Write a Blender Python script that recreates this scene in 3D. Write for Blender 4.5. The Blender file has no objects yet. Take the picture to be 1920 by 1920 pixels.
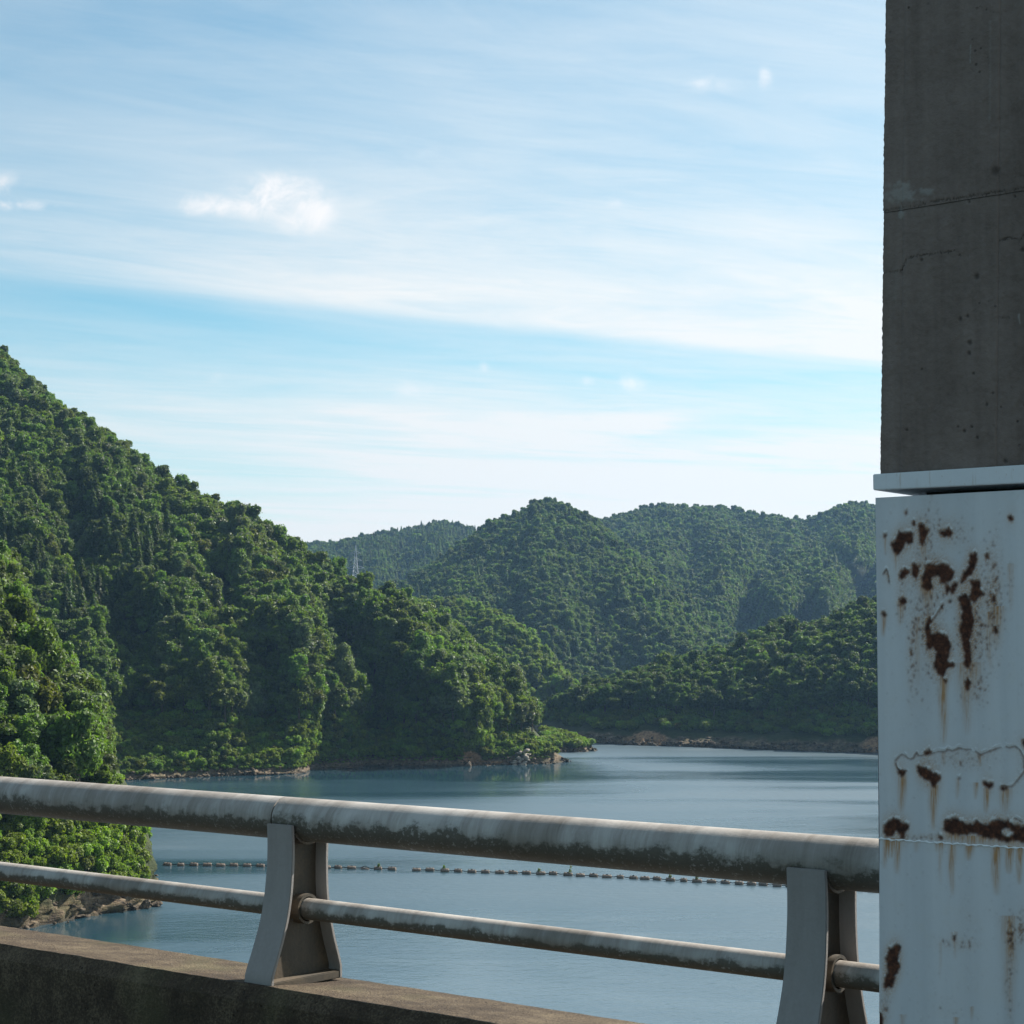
import bpy, math, random
import numpy as np
from mathutils import Vector, Matrix

# ------------------------------------------------------------------ camera, world, sun, exposure
SC = bpy.context.scene
COL = SC.collection
EYE = 25.0                      # eye height above the lake
FPX, PITCH = 3450.0, math.atan(250.0 / 3450.0)
SUN_AZ, SUN_EL = math.radians(54), math.radians(42)     # azimuth clockwise from the view direction
SUN_STRENGTH, SKY_STRENGTH, EXPOSURE = 5.0, 0.066, 1.05

cam_d = bpy.data.cameras.new('camera')
cam_d.sensor_width = 36.0
cam_d.lens = 36.0 * FPX / 1920.0
cam_d.clip_start, cam_d.clip_end = 0.1, 20000.0
cam = bpy.data.objects.new('camera', cam_d)
cam.location = (0, 0, EYE)
cam.rotation_euler = (math.pi / 2 + PITCH, 0, 0)
COL.objects.link(cam)
SC.camera = cam
SC.view_settings.view_transform = 'Standard'
SC.view_settings.look = 'None'
SC.view_settings.gamma = 1.0
SC.view_settings.exposure = EXPOSURE
SC.view_settings.use_curve_mapping = False


class NT:
    """small helper that writes node trees"""
    def __init__(s, tree):
        s.t = tree
        s.t.nodes.clear()

    def n(s, kind, **kw):
        nd = s.t.nodes.new(kind)
        for k, v in kw.items():
            setattr(nd, k, v)
        return nd

    def put(s, sock, v):
        if v is None:
            return
        if isinstance(v, (int, float)):
            if sock.type in ('RGBA',):
                sock.default_value = (v, v, v, 1)
            elif sock.type == 'VECTOR':
                sock.default_value = (v, v, v)
            else:
                sock.default_value = v
        elif isinstance(v, (tuple, list)):
            sock.default_value = tuple(v) + ((1,) if sock.type == 'RGBA' and len(v) == 3 else ())
        else:
            s.t.links.new(v, sock)

    def m(s, op, a, b=None, c=None, clamp=False):
        nd = s.n('ShaderNodeMath', operation=op, use_clamp=clamp)
        for i, v in enumerate((a, b, c)):
            s.put(nd.inputs[i], v)
        return nd.outputs[0]

    def vm(s, op, a, b=None):
        nd = s.n('ShaderNodeVectorMath', operation=op)
        s.put(nd.inputs[0], a)
        s.put(nd.inputs[1], b)
        return nd.outputs[0]

    def mix(s, f, a, b, blend='MIX'):
        nd = s.n('ShaderNodeMix', data_type='RGBA', blend_type=blend)
        s.put(nd.inputs[0], f)
        s.put(nd.inputs[6], a)
        s.put(nd.inputs[7], b)
        return nd.outputs[2]

    def noise(s, vec, scale, detail=4, rough=0.55, dist=0.0):
        nd = s.n('ShaderNodeTexNoise')
        s.put(nd.inputs['Vector'], vec)
        s.put(nd.inputs['Scale'], scale)
        s.put(nd.inputs['Detail'], detail)
        s.put(nd.inputs['Roughness'], rough)
        s.put(nd.inputs['Distortion'], dist)
        return nd.outputs[0]

    def ramp(s, f, stops, interp='LINEAR'):
        nd = s.n('ShaderNodeValToRGB')
        cr = nd.color_ramp
        cr.interpolation = interp
        while len(cr.elements) < len(stops):
            cr.elements.new(0.5)
        for e, (p, c) in zip(cr.elements, stops):
            e.position = p
            e.color = (c, c, c, 1) if isinstance(c, (int, float)) else tuple(c) + (1,)
        s.put(nd.inputs[0], f)
        return nd.outputs[0]

    def step(s, x, lo, hi):
        nd = s.n('ShaderNodeMapRange', interpolation_type='SMOOTHSTEP')
        for i, v in enumerate((x, lo, hi, 0.0, 1.0)):
            s.put(nd.inputs[i], v)
        return nd.outputs[0]

    def scale3(s, vec, sx, sy, sz, rot=0.0):
        nd = s.n('ShaderNodeMapping')
        s.put(nd.inputs[0], vec)
        nd.inputs['Scale'].default_value = (sx, sy, sz)
        nd.inputs['Rotation'].default_value = (0, 0, rot)
        return nd.outputs[0]

    def bump(s, h, strength, dist, normal=None):
        nd = s.n('ShaderNodeBump')
        s.put(nd.inputs['Height'], h)
        s.put(nd.inputs['Strength'], strength)
        s.put(nd.inputs['Distance'], dist)
        if normal is not None:
            s.put(nd.inputs['Normal'], normal)
        return nd.outputs[0]


def build_world():
    w = bpy.data.worlds.new('World')
    SC.world = w
    w.use_nodes = True
    k = NT(w.node_tree)
    sky = k.n('ShaderNodeTexSky', sky_type='NISHITA')
    sky.sun_disc = False
    sky.sun_elevation = SUN_EL
    sky.sun_rotation = SUN_AZ
    sky.air_density = 1.0
    sky.dust_density = 0.6
    sky.ozone_density = 2.2
    d = k.n('ShaderNodeTexCoord').outputs['Generated']
    sep = k.n('ShaderNodeSeparateXYZ')
    k.put(sep.inputs[0], d)
    X, Y, Z = sep.outputs
    zc = k.m('MAXIMUM', Z, 0.02)
    # a sheet of cirrus: the direction meets a flat layer of height 1
    px, py = k.m('DIVIDE', X, zc), k.m('DIVIDE', Y, zc)
    ca, sa = 0.87, 0.5
    a = k.m('ADD', k.m('MULTIPLY', px, ca), k.m('MULTIPLY', py, sa))
    b = k.m('SUBTRACT', k.m('MULTIPLY', py, ca), k.m('MULTIPLY', px, sa))
    cv = k.n('ShaderNodeCombineXYZ')
    k.put(cv.inputs[0], a)
    k.put(cv.inputs[1], b)
    P = cv.outputs[0]
    broad = k.noise(k.scale3(P, 0.22, 0.42, 1, 0.5), 1.0, 6, 0.55, 1.0)
    fibre = k.noise(k.scale3(P, 0.45, 1.15, 1, 0.25), 1.0, 7, 0.62, 1.6)
    fine = k.noise(k.scale3(P, 1.3, 3.2, 1, 0.45), 1.0, 8, 0.68, 1.3)
    # sharp rear edge of the main cirrus band (a line on the layer), a clear lane behind it
    bw = k.m('ADD', b, k.m('MULTIPLY', k.m('SUBTRACT', k.noise(k.scale3(P, 0.35, 0.1, 1), 1.0, 3), 0.5), 0.10))
    front = k.step(bw, 2.5, 5.0)
    edge = k.m('SUBTRACT', 1.0, k.step(k.m('ADD', bw, k.m('MULTIPLY', k.m('SUBTRACT', fibre, 0.5), 0.22)), 4.82, 5.12))
    back = k.step(bw, 5.15, 7.8)
    band = k.m('ADD', k.m('MULTIPLY', k.m('MULTIPLY', front, edge), 0.78), k.m('MULTIPLY', back, 0.95))
    right = k.step(px, -2.2, 1.6)
    band = k.m('MULTIPLY', band, k.m('ADD', 0.66, k.m('MULTIPLY', right, 0.40)))
    tex = k.m('ADD', k.m('MULTIPLY', k.step(broad, 0.3, 0.68), 0.55), k.m('MULTIPLY', k.step(fibre, 0.25, 0.8), 0.5))
    tex = k.m('ADD', tex, k.m('MULTIPLY', k.m('SUBTRACT', fine, 0.5), 0.85))
    far = k.step(b, 7.0, 16.0)
    cirrus = k.m('ADD', k.m('MULTIPLY', band, k.m('ADD', 0.36, k.m('MULTIPLY', tex, 0.66))), k.m('MULTIPLY', tex, k.m('ADD', 0.20, k.m('MULTIPLY', right, 0.42))))
    cirrus = k.m('ADD', cirrus, k.m('ADD', k.m('MULTIPLY', far, 0.38), k.m('MULTIPLY', right, 0.14)), clamp=True)
    cirrus = k.m('MULTIPLY', cirrus, k.step(Z, -0.02, 0.03))
    # a few small cumulus scraps, placed by bearing and height angle
    yc = k.m('MAXIMUM', Y, 0.05)
    gx, gz = k.m('DIVIDE', X, yc), k.m('DIVIDE', Z, yc)
    gv = k.n('ShaderNodeCombineXYZ')
    k.put(gv.inputs[0], gx)
    k.put(gv.inputs[1], gz)
    gn = k.noise(gv.outputs[0], 55.0, 7, 0.62, 0.5)
    gn2 = k.noise(gv.outputs[0], 19.0, 3, 0.5, 0.3)
    total = None
    for cx, cy, rx, ry, dens in ((515, 358, 95, 46, 1.35), (565, 385, 62, 44, 1.35), (390, 374, 78, 26, 1.1), (455, 378, 60, 30, 1.05), (1330, 138, 85, 22, 0.66), (1445, 128, 18, 30, .62), (1190, 716, 30, 20, .85),
                                 (1103, 712, 20, 14, .65), (770, 728, 60, 20, .68), (908, 686, 17, 13, .7), (1150, 368, 36, 15, .7), (0, 375, 105, 14, .9), (-10, 330, 60, 26, .8),
                                 (-260, 420, 120, 50, 1.1), (2300, 500, 140, 45, 1.1), (1700, 820, 70, 20, .8), (400, 705, 26, 16, .55), (800, 275, 30, 16, .5)):
        ex = k.m('DIVIDE', k.m('SUBTRACT', gx, (cx - 960) / FPX), rx / FPX)
        ez = k.m('DIVIDE', k.m('SUBTRACT', gz, (1210 - cy) / FPX), ry / FPX)
        r2 = k.m('ADD', k.m('MULTIPLY', ex, ex), k.m('MULTIPLY', ez, ez))
        g = k.m('MULTIPLY', k.m('EXPONENT', k.m('MULTIPLY', r2, -1.0)), dens)
        total = g if total is None else k.m('MAXIMUM', total, g)
    body = k.m('MULTIPLY', total, k.m('ADD', -1.0, k.m('ADD', k.m('MULTIPLY', gn, 2.7), k.m('MULTIPLY', gn2, 1.0))))
    cum = k.m('MULTIPLY', k.step(body, 0.15, 1.35), 0.92)
    skyc = k.vm('MULTIPLY', sky.outputs[0], (SKY_STRENGTH * 0.68, SKY_STRENGTH * 1.02, SKY_STRENGTH * 0.96))
    # thin cloud scatters forward: brighter toward the sun, duller away from it
    sd = k.n('ShaderNodeVectorMath', operation='DOT_PRODUCT')
    k.put(sd.inputs[0], d)
    sd.inputs[1].default_value = (math.sin(SUN_AZ) * math.cos(SUN_EL), math.cos(SUN_AZ) * math.cos(SUN_EL), math.sin(SUN_EL))
    phase = k.m('ADD', 0.50, k.m('MULTIPLY', k.step(sd.outputs['Value'], -0.9, 0.95), 0.62))
    ccol = k.vm('MULTIPLY', phase, (0.428, 0.440, 0.441))
    col = k.mix(cirrus, skyc, ccol)
    col = k.mix(cum, col, k.vm('MULTIPLY', phase, (0.475, 0.468, 0.468)))
    bg = k.n('ShaderNodeBackground')
    k.put(bg.inputs[0], col)
    bg.inputs[1].default_value = 1.0
    out = k.n('ShaderNodeOutputWorld')
    k.put(out.inputs[0], bg.outputs[0])


build_world()
sun_d = bpy.data.lights.new('sun', 'SUN')
sun_d.energy = SUN_STRENGTH
sun_d.angle = math.radians(0.5)
sun_d.color = (1.0, 0.94, 0.84)
sun = bpy.data.objects.new('sun', sun_d)
SUN_DIR = Vector((math.sin(SUN_AZ) * math.cos(SUN_EL), math.cos(SUN_AZ) * math.cos(SUN_EL), math.sin(SUN_EL)))
sun.rotation_euler = SUN_DIR.to_track_quat('Z', 'Y').to_euler()
sun.location = (0, 0, 200)
COL.objects.link(sun)

# ------------------------------------------------------------------ numbers shared by everything
RNG = np.random.default_rng(7)
random.seed(7)
SP, CP = math.sin(PITCH), math.cos(PITCH)


def ray(px, py):
    px, py = np.asarray(px, float), np.asarray(py, float)
    cx, cy = (px - 960) / FPX, -(py - 960) / FPX
    return np.stack([cx, CP - SP * cy, SP + CP * cy], -1)


def at_depth(px, py, Y):
    d = ray(px, py)
    return np.array([0, 0, EYE]) + d * (np.asarray(Y, float) / d[..., 1])[..., None]


def on_z(px, py, z=0.0):
    d = ray(px, py)
    return np.array([0, 0, EYE]) + d * ((z - EYE) / d[..., 2])[..., None]


def project(P):
    P = np.asarray(P, float) - np.array([0, 0, EYE])
    f = P[..., 1] * CP + P[..., 2] * SP
    u = -P[..., 1] * SP + P[..., 2] * CP
    return 960 + FPX * P[..., 0] / f, 960 - FPX * u / f, f


BR = math.atan2(-0.6161, 0.7876)                        # the bridge runs along this direction
E_, N_ = np.array([math.cos(BR), math.sin(BR), 0]), np.array([-math.sin(BR), math.cos(BR), 0])
ROADZ = EYE - 1.65


def bridge_px(px, py, perp):
    """where the sight line meets the vertical plane 'perp' metres out; gives (along, height over road)"""
    d = ray(px, py)
    t = perp / (d @ N_)
    P = d * t[..., None] if d.ndim > 1 else d * t
    return P @ E_, P[..., 2] + 1.65


_perm = RNG.permutation(256)
_perm = np.concatenate([_perm, _perm, _perm])
_grad = RNG.normal(size=(256, 3))
_grad /= np.linalg.norm(_grad, axis=1)[:, None]


def perlin(P):
    P = np.asarray(P, float)
    i = np.floor(P).astype(int)
    f = P - i
    i &= 255
    u = f * f * f * (f * (f * 6 - 15) + 10)
    out = 0
    for dx in (0, 1):
        for dy in (0, 1):
            for dz in (0, 1):
                h = _perm[_perm[_perm[i[..., 0] + dx] + i[..., 1] + dy] + i[..., 2] + dz]
                g = _grad[h]
                dd = (g * (f - np.array([dx, dy, dz]))).sum(-1)
                wx = u[..., 0] if dx else 1 - u[..., 0]
                wy = u[..., 1] if dy else 1 - u[..., 1]
                wz = u[..., 2] if dz else 1 - u[..., 2]
                out = out + dd * wx * wy * wz
    return out


def fbm(P, octv=4, gain=0.5):
    s, a = 0, 1.0
    P = np.asarray(P, float)
    for k in range(octv):
        s = s + a * perlin(P * 2 ** k + 17.3 * k)
        a *= gain
    return s


def mesh_from(name, verts, quads=None, tris=None, smooth=False, mat=None, attrs=None, tri_mat=None):
    me = bpy.data.meshes.new(name)
    verts = np.asarray(verts, np.float32).reshape(-1, 3)
    q = np.asarray(quads if quads is not None else np.zeros((0, 4)), np.int32).reshape(-1, 4)
    t = np.asarray(tris if tris is not None else np.zeros((0, 3)), np.int32).reshape(-1, 3)
    me.vertices.add(len(verts))
    me.vertices.foreach_set('co', verts.ravel())
    loops = np.concatenate([q.ravel(), t.ravel()])
    me.loops.add(len(loops))
    me.loops.foreach_set('vertex_index', loops)
    tot = np.concatenate([np.full(len(q), 4), np.full(len(t), 3)]).astype(np.int32)
    start = np.concatenate([[0], np.cumsum(tot)[:-1]]).astype(np.int32)
    me.polygons.add(len(tot))
    me.polygons.foreach_set('loop_start', start)
    me.polygons.foreach_set('loop_total', tot)
    if smooth:
        me.polygons.foreach_set('use_smooth', np.ones(len(tot), bool))
    for nm, (dom, val) in (attrs or {}).items():
        at = me.attributes.new(nm, 'FLOAT', dom)
        at.data.foreach_set('value', np.asarray(val, np.float32))
    me.update()
    me.validate()
    if mat is not None:
        for mm in (mat if isinstance(mat, (list, tuple)) else [mat]):
            me.materials.append(mm)
    return me


def link(name, me, parent=None, loc=None, **props):
    o = bpy.data.objects.new(name, me)
    COL.objects.link(o)
    if parent is not None:
        o.parent = parent
    if loc is not None:
        o.location = loc
    for k, v in props.items():
        if v is not None:
            o[k] = v
    return o


class MB:
    """collects small solids into one mesh"""
    def __init__(s):
        s.v, s.f = [], []

    def add(s, verts, faces):
        b = len(s.v)
        s.v += [tuple(map(float, p)) for p in verts]
        s.f += [tuple(i + b for i in f) for f in faces]

    def box(s, x0, x1, y0, y1, z0, z1):
        s.add([(x0, y0, z0), (x1, y0, z0), (x1, y1, z0), (x0, y1, z0), (x0, y0, z1), (x1, y0, z1), (x1, y1, z1), (x0, y1, z1)],
              [(0, 3, 2, 1), (4, 5, 6, 7), (0, 1, 5, 4), (1, 2, 6, 5), (2, 3, 7, 6), (3, 0, 4, 7)])

    def tube(s, pts, rad, n=12, caps=True):
        pts = [Vector(p) for p in pts]
        rad = rad if isinstance(rad, (list, tuple)) else [rad] * len(pts)
        rings = []
        ref = None
        for i, p in enumerate(pts):
            d = (pts[min(i + 1, len(pts) - 1)] - pts[max(i - 1, 0)]).normalized()
            if ref is None or abs(d.dot(ref)) > 0.95:
                ref = Vector((0, 0, 1)) if abs(d.z) < 0.9 else Vector((1, 0, 0))
            a = d.cross(ref).normalized()
            b = a.cross(d)
            rings.append([p + (a * math.cos(2 * math.pi * k / n) + b * math.sin(2 * math.pi * k / n)) * rad[i] for k in range(n)])
        v = [q for r in rings for q in r]
        f = []
        for i in range(len(pts) - 1):
            for k in range(n):
                f.append((i * n + k, i * n + (k + 1) % n, (i + 1) * n + (k + 1) % n, (i + 1) * n + k))
        if caps:
            f.append(tuple(range(n))[::-1])
            f.append(tuple((len(pts) - 1) * n + k for k in range(n)))
        s.add(v, f)

    def prism(s, poly, axis, a0, a1):
        """poly: list of 2-D points; extruded along axis 0/1/2 from a0 to a1"""
        def put(p, a):
            q = list(p)
            q.insert(axis, a)
            return q
        n = len(poly)
        v = [put(p, a0) for p in poly] + [put(p, a1) for p in poly]
        f = [tuple(range(n))[::-1], tuple(range(n, 2 * n))] + [(k, (k + 1) % n, n + (k + 1) % n, n + k) for k in range(n)]
        s.add(v, f)

    def mesh(s, name, mat, smooth=False, bevel=0.0, angle=35):
        import bmesh
        me = bpy.data.meshes.new(name)
        me.from_pydata(s.v, [], s.f)
        bm = bmesh.new()
        bm.from_mesh(me)
        bmesh.ops.recalc_face_normals(bm, faces=bm.faces)
        if bevel:
            es = [e for e in bm.edges if len(e.link_faces) == 2 and e.calc_face_angle(0) > math.radians(40)]
            bmesh.ops.bevel(bm, geom=es, offset=bevel, segments=2, affect='EDGES', clamp_overlap=True)
        for f in bm.faces:
            f.smooth = smooth
        bm.to_mesh(me)
        bm.free()
        if smooth:
            me.set_sharp_from_angle(angle=math.radians(angle))
        me.materials.append(mat)
        return me


# ------------------------------------------------------------------ materials
def mat_new(name):
    m = bpy.data.materials.new(name)
    m.use_nodes = True
    return m, NT(m.node_tree)


def finish(k, bsdf):
    o = k.n('ShaderNodeOutputMaterial')
    k.put(o.inputs[0], bsdf.outputs[0] if hasattr(bsdf, 'outputs') else bsdf)


def principled(k, col, rough=0.6, normal=None, spec=0.4, metal=0.0):
    b = k.n('ShaderNodeBsdfPrincipled')
    k.put(b.inputs['Base Color'], col)
    k.put(b.inputs['Roughness'], rough)
    k.put(b.inputs['Specular IOR Level'], spec)
    k.put(b.inputs['Metallic'], metal)
    if normal is not None:
        k.put(b.inputs['Normal'], normal)
    return b


def mat_leaf(name, tone):
    m, k = mat_new(name)
    oi = k.n('ShaderNodeObjectInfo')
    at = k.n('ShaderNodeAttribute', attribute_name='tint')
    t = at.outputs['Fac']
    hs = k.n('ShaderNodeHueSaturation')
    k.put(hs.inputs['Hue'], k.m('ADD', 0.474, k.m('MULTIPLY', oi.outputs['Random'], 0.036)))
    k.put(hs.inputs['Saturation'], k.m('ADD', 0.86, k.m('MULTIPLY', t, 0.25)))
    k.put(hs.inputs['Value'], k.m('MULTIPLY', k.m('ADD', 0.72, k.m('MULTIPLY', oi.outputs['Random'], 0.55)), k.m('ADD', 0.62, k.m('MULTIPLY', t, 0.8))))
    k.put(hs.inputs['Color'], tone)
    c = hs.outputs[0]
    d = principled(k, c, 0.55, None, 0.35)
    tr = k.n('ShaderNodeBsdfTranslucent')
    k.put(tr.inputs[0], k.mix(1.0, c, (1.25, 1.35, 0.5), 'MULTIPLY'))
    mx = k.n('ShaderNodeMixShader')
    k.put(mx.inputs[0], 0.44)
    k.put(mx.inputs[1], d.outputs[0])
    k.put(mx.inputs[2], tr.outputs[0])
    finish(k, mx)
    return m


def mat_bark():
    m, k = mat_new('bark')
    co = k.n('ShaderNodeTexCoord').outputs['Object']
    n = k.noise(k.scale3(co, 9, 9, 2), 1.0, 5)
    finish(k, principled(k, k.ramp(n, [(0.3, (0.035, 0.028, 0.02)), (0.7, (0.13, 0.11, 0.085))]), 0.9, k.bump(n, 0.6, 0.05), 0.2))
    return m


def mat_hill():
    m, k = mat_new('hillside')
    geo = k.n('ShaderNodeNewGeometry')
    P = geo.outputs['Position']
    sep = k.n('ShaderNodeSeparateXYZ')
    k.put(sep.inputs[0], P)
    z = sep.outputs[2]
    n1 = k.noise(P, 0.22, 6, 0.62)
    n2 = k.noise(P, 1.3, 6, 0.65)
    n3 = k.noise(k.scale3(P, 0.35, 0.35, 2.6), 1.0, 5, 0.6, 0.4)
    zz = k.m('ADD', z, k.m('MULTIPLY', k.m('SUBTRACT', n1, 0.5), 3.4))
    rock = k.ramp(k.m('ADD', k.m('MULTIPLY', n2, 0.6), k.m('MULTIPLY', n3, 0.4)), [(0.36, (0.03, 0.022, 0.015)), (0.47, (0.11, 0.08, 0.052)), (0.57, (0.215, 0.158, 0.105)), (0.7, (0.34, 0.28, 0.215))])
    rock = k.mix(k.m('MULTIPLY', k.step(k.noise(P, 0.5, 4, 0.6), 0.42, 0.58), 0.72), rock, k.mix(n2, (0.03, 0.032, 0.012), (0.10, 0.088, 0.042)))
    soil = k.ramp(n2, [(0.3, (0.022, 0.032, 0.012)), (0.7, (0.05, 0.062, 0.022))])
    at = k.n('ShaderNodeAttribute', attribute_name='bare')
    f = k.m('MAXIMUM', k.m('SUBTRACT', 1.0, k.step(zz, 1.6, 2.8)), k.step(k.m('ADD', at.outputs['Fac'], k.m('MULTIPLY', k.m('SUBTRACT', n2, 0.5), 0.5)), 0.35, 0.6))
    col = k.mix(f, soil, k.mix(k.step(at.outputs['Fac'], 0.2, 0.6), rock, k.mix(k.step(n2, 0.35, 0.65), (0.15, 0.088, 0.047), (0.33, 0.205, 0.115))))
    wet = k.m('SUBTRACT', 1.0, k.step(z, 0.12, 0.5))
    col = k.mix(k.m('MULTIPLY', wet, 0.65), col, (0.02, 0.017, 0.013))
    finish(k, principled(k, col, 0.9, k.bump(k.m('ADD', n2, k.m('MULTIPLY', n3, 0.8)), 0.9, 0.5), 0.25))
    return m


def mat_rock(dark, mid, light, name='rock'):
    m, k = mat_new(name)
    co = k.n('ShaderNodeTexCoord').outputs['Object']
    n = k.noise(co, 1.6, 7, 0.65, 0.4)
    n2 = k.noise(k.scale3(co, 3, 3, 0.8), 1.0, 6, 0.6)
    finish(k, principled(k, k.ramp(k.m('ADD', k.m('MULTIPLY', n, 0.6), k.m('MULTIPLY', n2, 0.4)), [(0.33, dark), (0.5, mid), (0.66, light)]), 0.88, k.bump(n, 0.8, 0.2), 0.25))
    return m


def mat_water():
    m, k = mat_new('lake_water')
    P = k.n('ShaderNodeNewGeometry').outputs['Position']
    patch = k.noise(k.scale3(P, 0.006, 0.022, 1, 0.12), 1.0, 4, 0.55, 0.6)
    patch2 = k.noise(k.scale3(P, 0.02, 0.055, 1, -0.1), 1.0, 4, 0.55)
    # sheltered water under the wooded left shore lies calm, the open water is ruffled
    sep = k.n('ShaderNodeSeparateXYZ')
    k.put(sep.inputs[0], P)
    wob = k.m('MULTIPLY', k.m('SUBTRACT', k.noise(k.scale3(P, 0.03, 0.05, 1), 1.0, 4), 0.5), 26.0)
    sx, sy = k.m('ADD', sep.outputs[0], wob), k.m('ADD', sep.outputs[1], wob)
    calm = k.m('MULTIPLY', k.step(sy, 334, 350), k.m('SUBTRACT', 1.0, k.step(sx, 2, 30)))
    calm = k.m('MULTIPLY', calm, k.m('SUBTRACT', 1.0, k.step(sy, 395, 430)))
    calm2 = k.m('MULTIPLY', k.m('SUBTRACT', 1.0, k.step(sx, -41, -31)), k.m('SUBTRACT', 1.0, k.step(sy, 176, 215)))
    calm = k.m('MAXIMUM', calm, k.m('MULTIPLY', calm2, 0.9))
    amp = k.m('ADD', 0.38, k.m('MULTIPLY', k.step(patch, 0.36, 0.62), 0.75))
    amp = k.m('ADD', amp, k.m('MULTIPLY', k.step(patch2, 0.5, 0.7), 0.22))
    amp = k.m('MULTIPLY', amp, k.m('SUBTRACT', 1.0, k.m('MULTIPLY', calm, 0.88)))
    w1 = k.noise(k.scale3(P, 0.55, 0.9, 1, 0.4), 1.0, 3, 0.55, 0.3)
    w2 = k.noise(k.scale3(P, 2.0, 2.7, 1, -0.2), 1.0, 3, 0.6)
    h = k.m('MULTIPLY', k.m('ADD', k.m('MULTIPLY', w1, 0.75), k.m('MULTIPLY', w2, 0.28)), amp)
    b = principled(k, (0.018, 0.050, 0.070), k.m('ADD', 0.03, k.m('MULTIPLY', amp, 0.31)), k.bump(h, 0.12, 1.0), 0.5)
    b.inputs['IOR'].default_value = 2.2
    finish(k, b)
    return m


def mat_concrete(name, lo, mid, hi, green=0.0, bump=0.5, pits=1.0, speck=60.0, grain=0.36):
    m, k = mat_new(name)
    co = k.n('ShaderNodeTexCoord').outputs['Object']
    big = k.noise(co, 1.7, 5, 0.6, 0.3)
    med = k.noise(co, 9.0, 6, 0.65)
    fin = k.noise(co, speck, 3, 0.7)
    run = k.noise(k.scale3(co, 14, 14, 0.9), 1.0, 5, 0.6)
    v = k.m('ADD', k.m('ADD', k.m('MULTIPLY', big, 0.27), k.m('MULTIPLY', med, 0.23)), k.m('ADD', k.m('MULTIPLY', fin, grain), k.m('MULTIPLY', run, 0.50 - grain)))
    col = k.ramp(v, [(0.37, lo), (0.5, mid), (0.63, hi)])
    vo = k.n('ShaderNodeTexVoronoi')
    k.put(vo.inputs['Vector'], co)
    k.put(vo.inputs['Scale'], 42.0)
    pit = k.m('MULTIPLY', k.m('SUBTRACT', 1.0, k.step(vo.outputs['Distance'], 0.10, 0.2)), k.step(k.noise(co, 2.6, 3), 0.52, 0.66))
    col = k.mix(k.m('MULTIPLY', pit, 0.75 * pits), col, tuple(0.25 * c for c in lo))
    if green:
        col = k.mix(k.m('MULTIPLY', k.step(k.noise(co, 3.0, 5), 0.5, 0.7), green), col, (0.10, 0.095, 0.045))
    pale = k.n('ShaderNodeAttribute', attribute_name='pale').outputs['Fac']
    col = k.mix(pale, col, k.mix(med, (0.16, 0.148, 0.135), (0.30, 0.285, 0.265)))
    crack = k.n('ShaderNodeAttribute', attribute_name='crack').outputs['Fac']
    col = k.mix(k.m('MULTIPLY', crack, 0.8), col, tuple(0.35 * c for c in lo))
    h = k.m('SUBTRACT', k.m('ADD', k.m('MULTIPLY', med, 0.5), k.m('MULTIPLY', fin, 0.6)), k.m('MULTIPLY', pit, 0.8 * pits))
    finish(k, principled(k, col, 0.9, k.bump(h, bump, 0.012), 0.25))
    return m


def mat_rail(name='weathered_aluminium', mould=1.0):
    """dull metal tube: streaks round the tube, black mould growing on its underside"""
    m, k = mat_new(name)
    co = k.n('ShaderNodeTexCoord').outputs['Object']
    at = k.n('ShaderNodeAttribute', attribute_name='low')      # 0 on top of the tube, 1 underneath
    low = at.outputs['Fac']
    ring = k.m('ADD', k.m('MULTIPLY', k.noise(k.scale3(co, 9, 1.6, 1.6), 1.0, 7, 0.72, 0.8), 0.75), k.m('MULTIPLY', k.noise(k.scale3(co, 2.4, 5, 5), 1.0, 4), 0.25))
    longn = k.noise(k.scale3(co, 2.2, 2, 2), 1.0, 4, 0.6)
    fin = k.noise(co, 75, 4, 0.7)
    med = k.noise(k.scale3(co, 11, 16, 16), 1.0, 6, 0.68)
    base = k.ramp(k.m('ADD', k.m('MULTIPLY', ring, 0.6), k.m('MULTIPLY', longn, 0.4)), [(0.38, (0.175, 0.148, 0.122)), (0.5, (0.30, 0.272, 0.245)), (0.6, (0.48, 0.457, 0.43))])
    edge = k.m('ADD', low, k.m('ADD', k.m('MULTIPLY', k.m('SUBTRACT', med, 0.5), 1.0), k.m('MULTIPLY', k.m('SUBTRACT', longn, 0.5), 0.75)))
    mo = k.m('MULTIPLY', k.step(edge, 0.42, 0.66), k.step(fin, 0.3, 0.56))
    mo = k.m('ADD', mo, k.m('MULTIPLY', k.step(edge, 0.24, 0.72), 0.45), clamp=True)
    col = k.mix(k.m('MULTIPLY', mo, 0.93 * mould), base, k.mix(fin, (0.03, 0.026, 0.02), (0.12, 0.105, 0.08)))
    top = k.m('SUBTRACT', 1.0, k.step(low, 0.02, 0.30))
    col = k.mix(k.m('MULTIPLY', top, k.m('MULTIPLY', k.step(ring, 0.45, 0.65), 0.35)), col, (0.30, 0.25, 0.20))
    finish(k, principled(k, col, 0.62, k.bump(k.m('ADD', fin, med), 0.25, 0.004), 0.35, 0.12))
    return m


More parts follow.
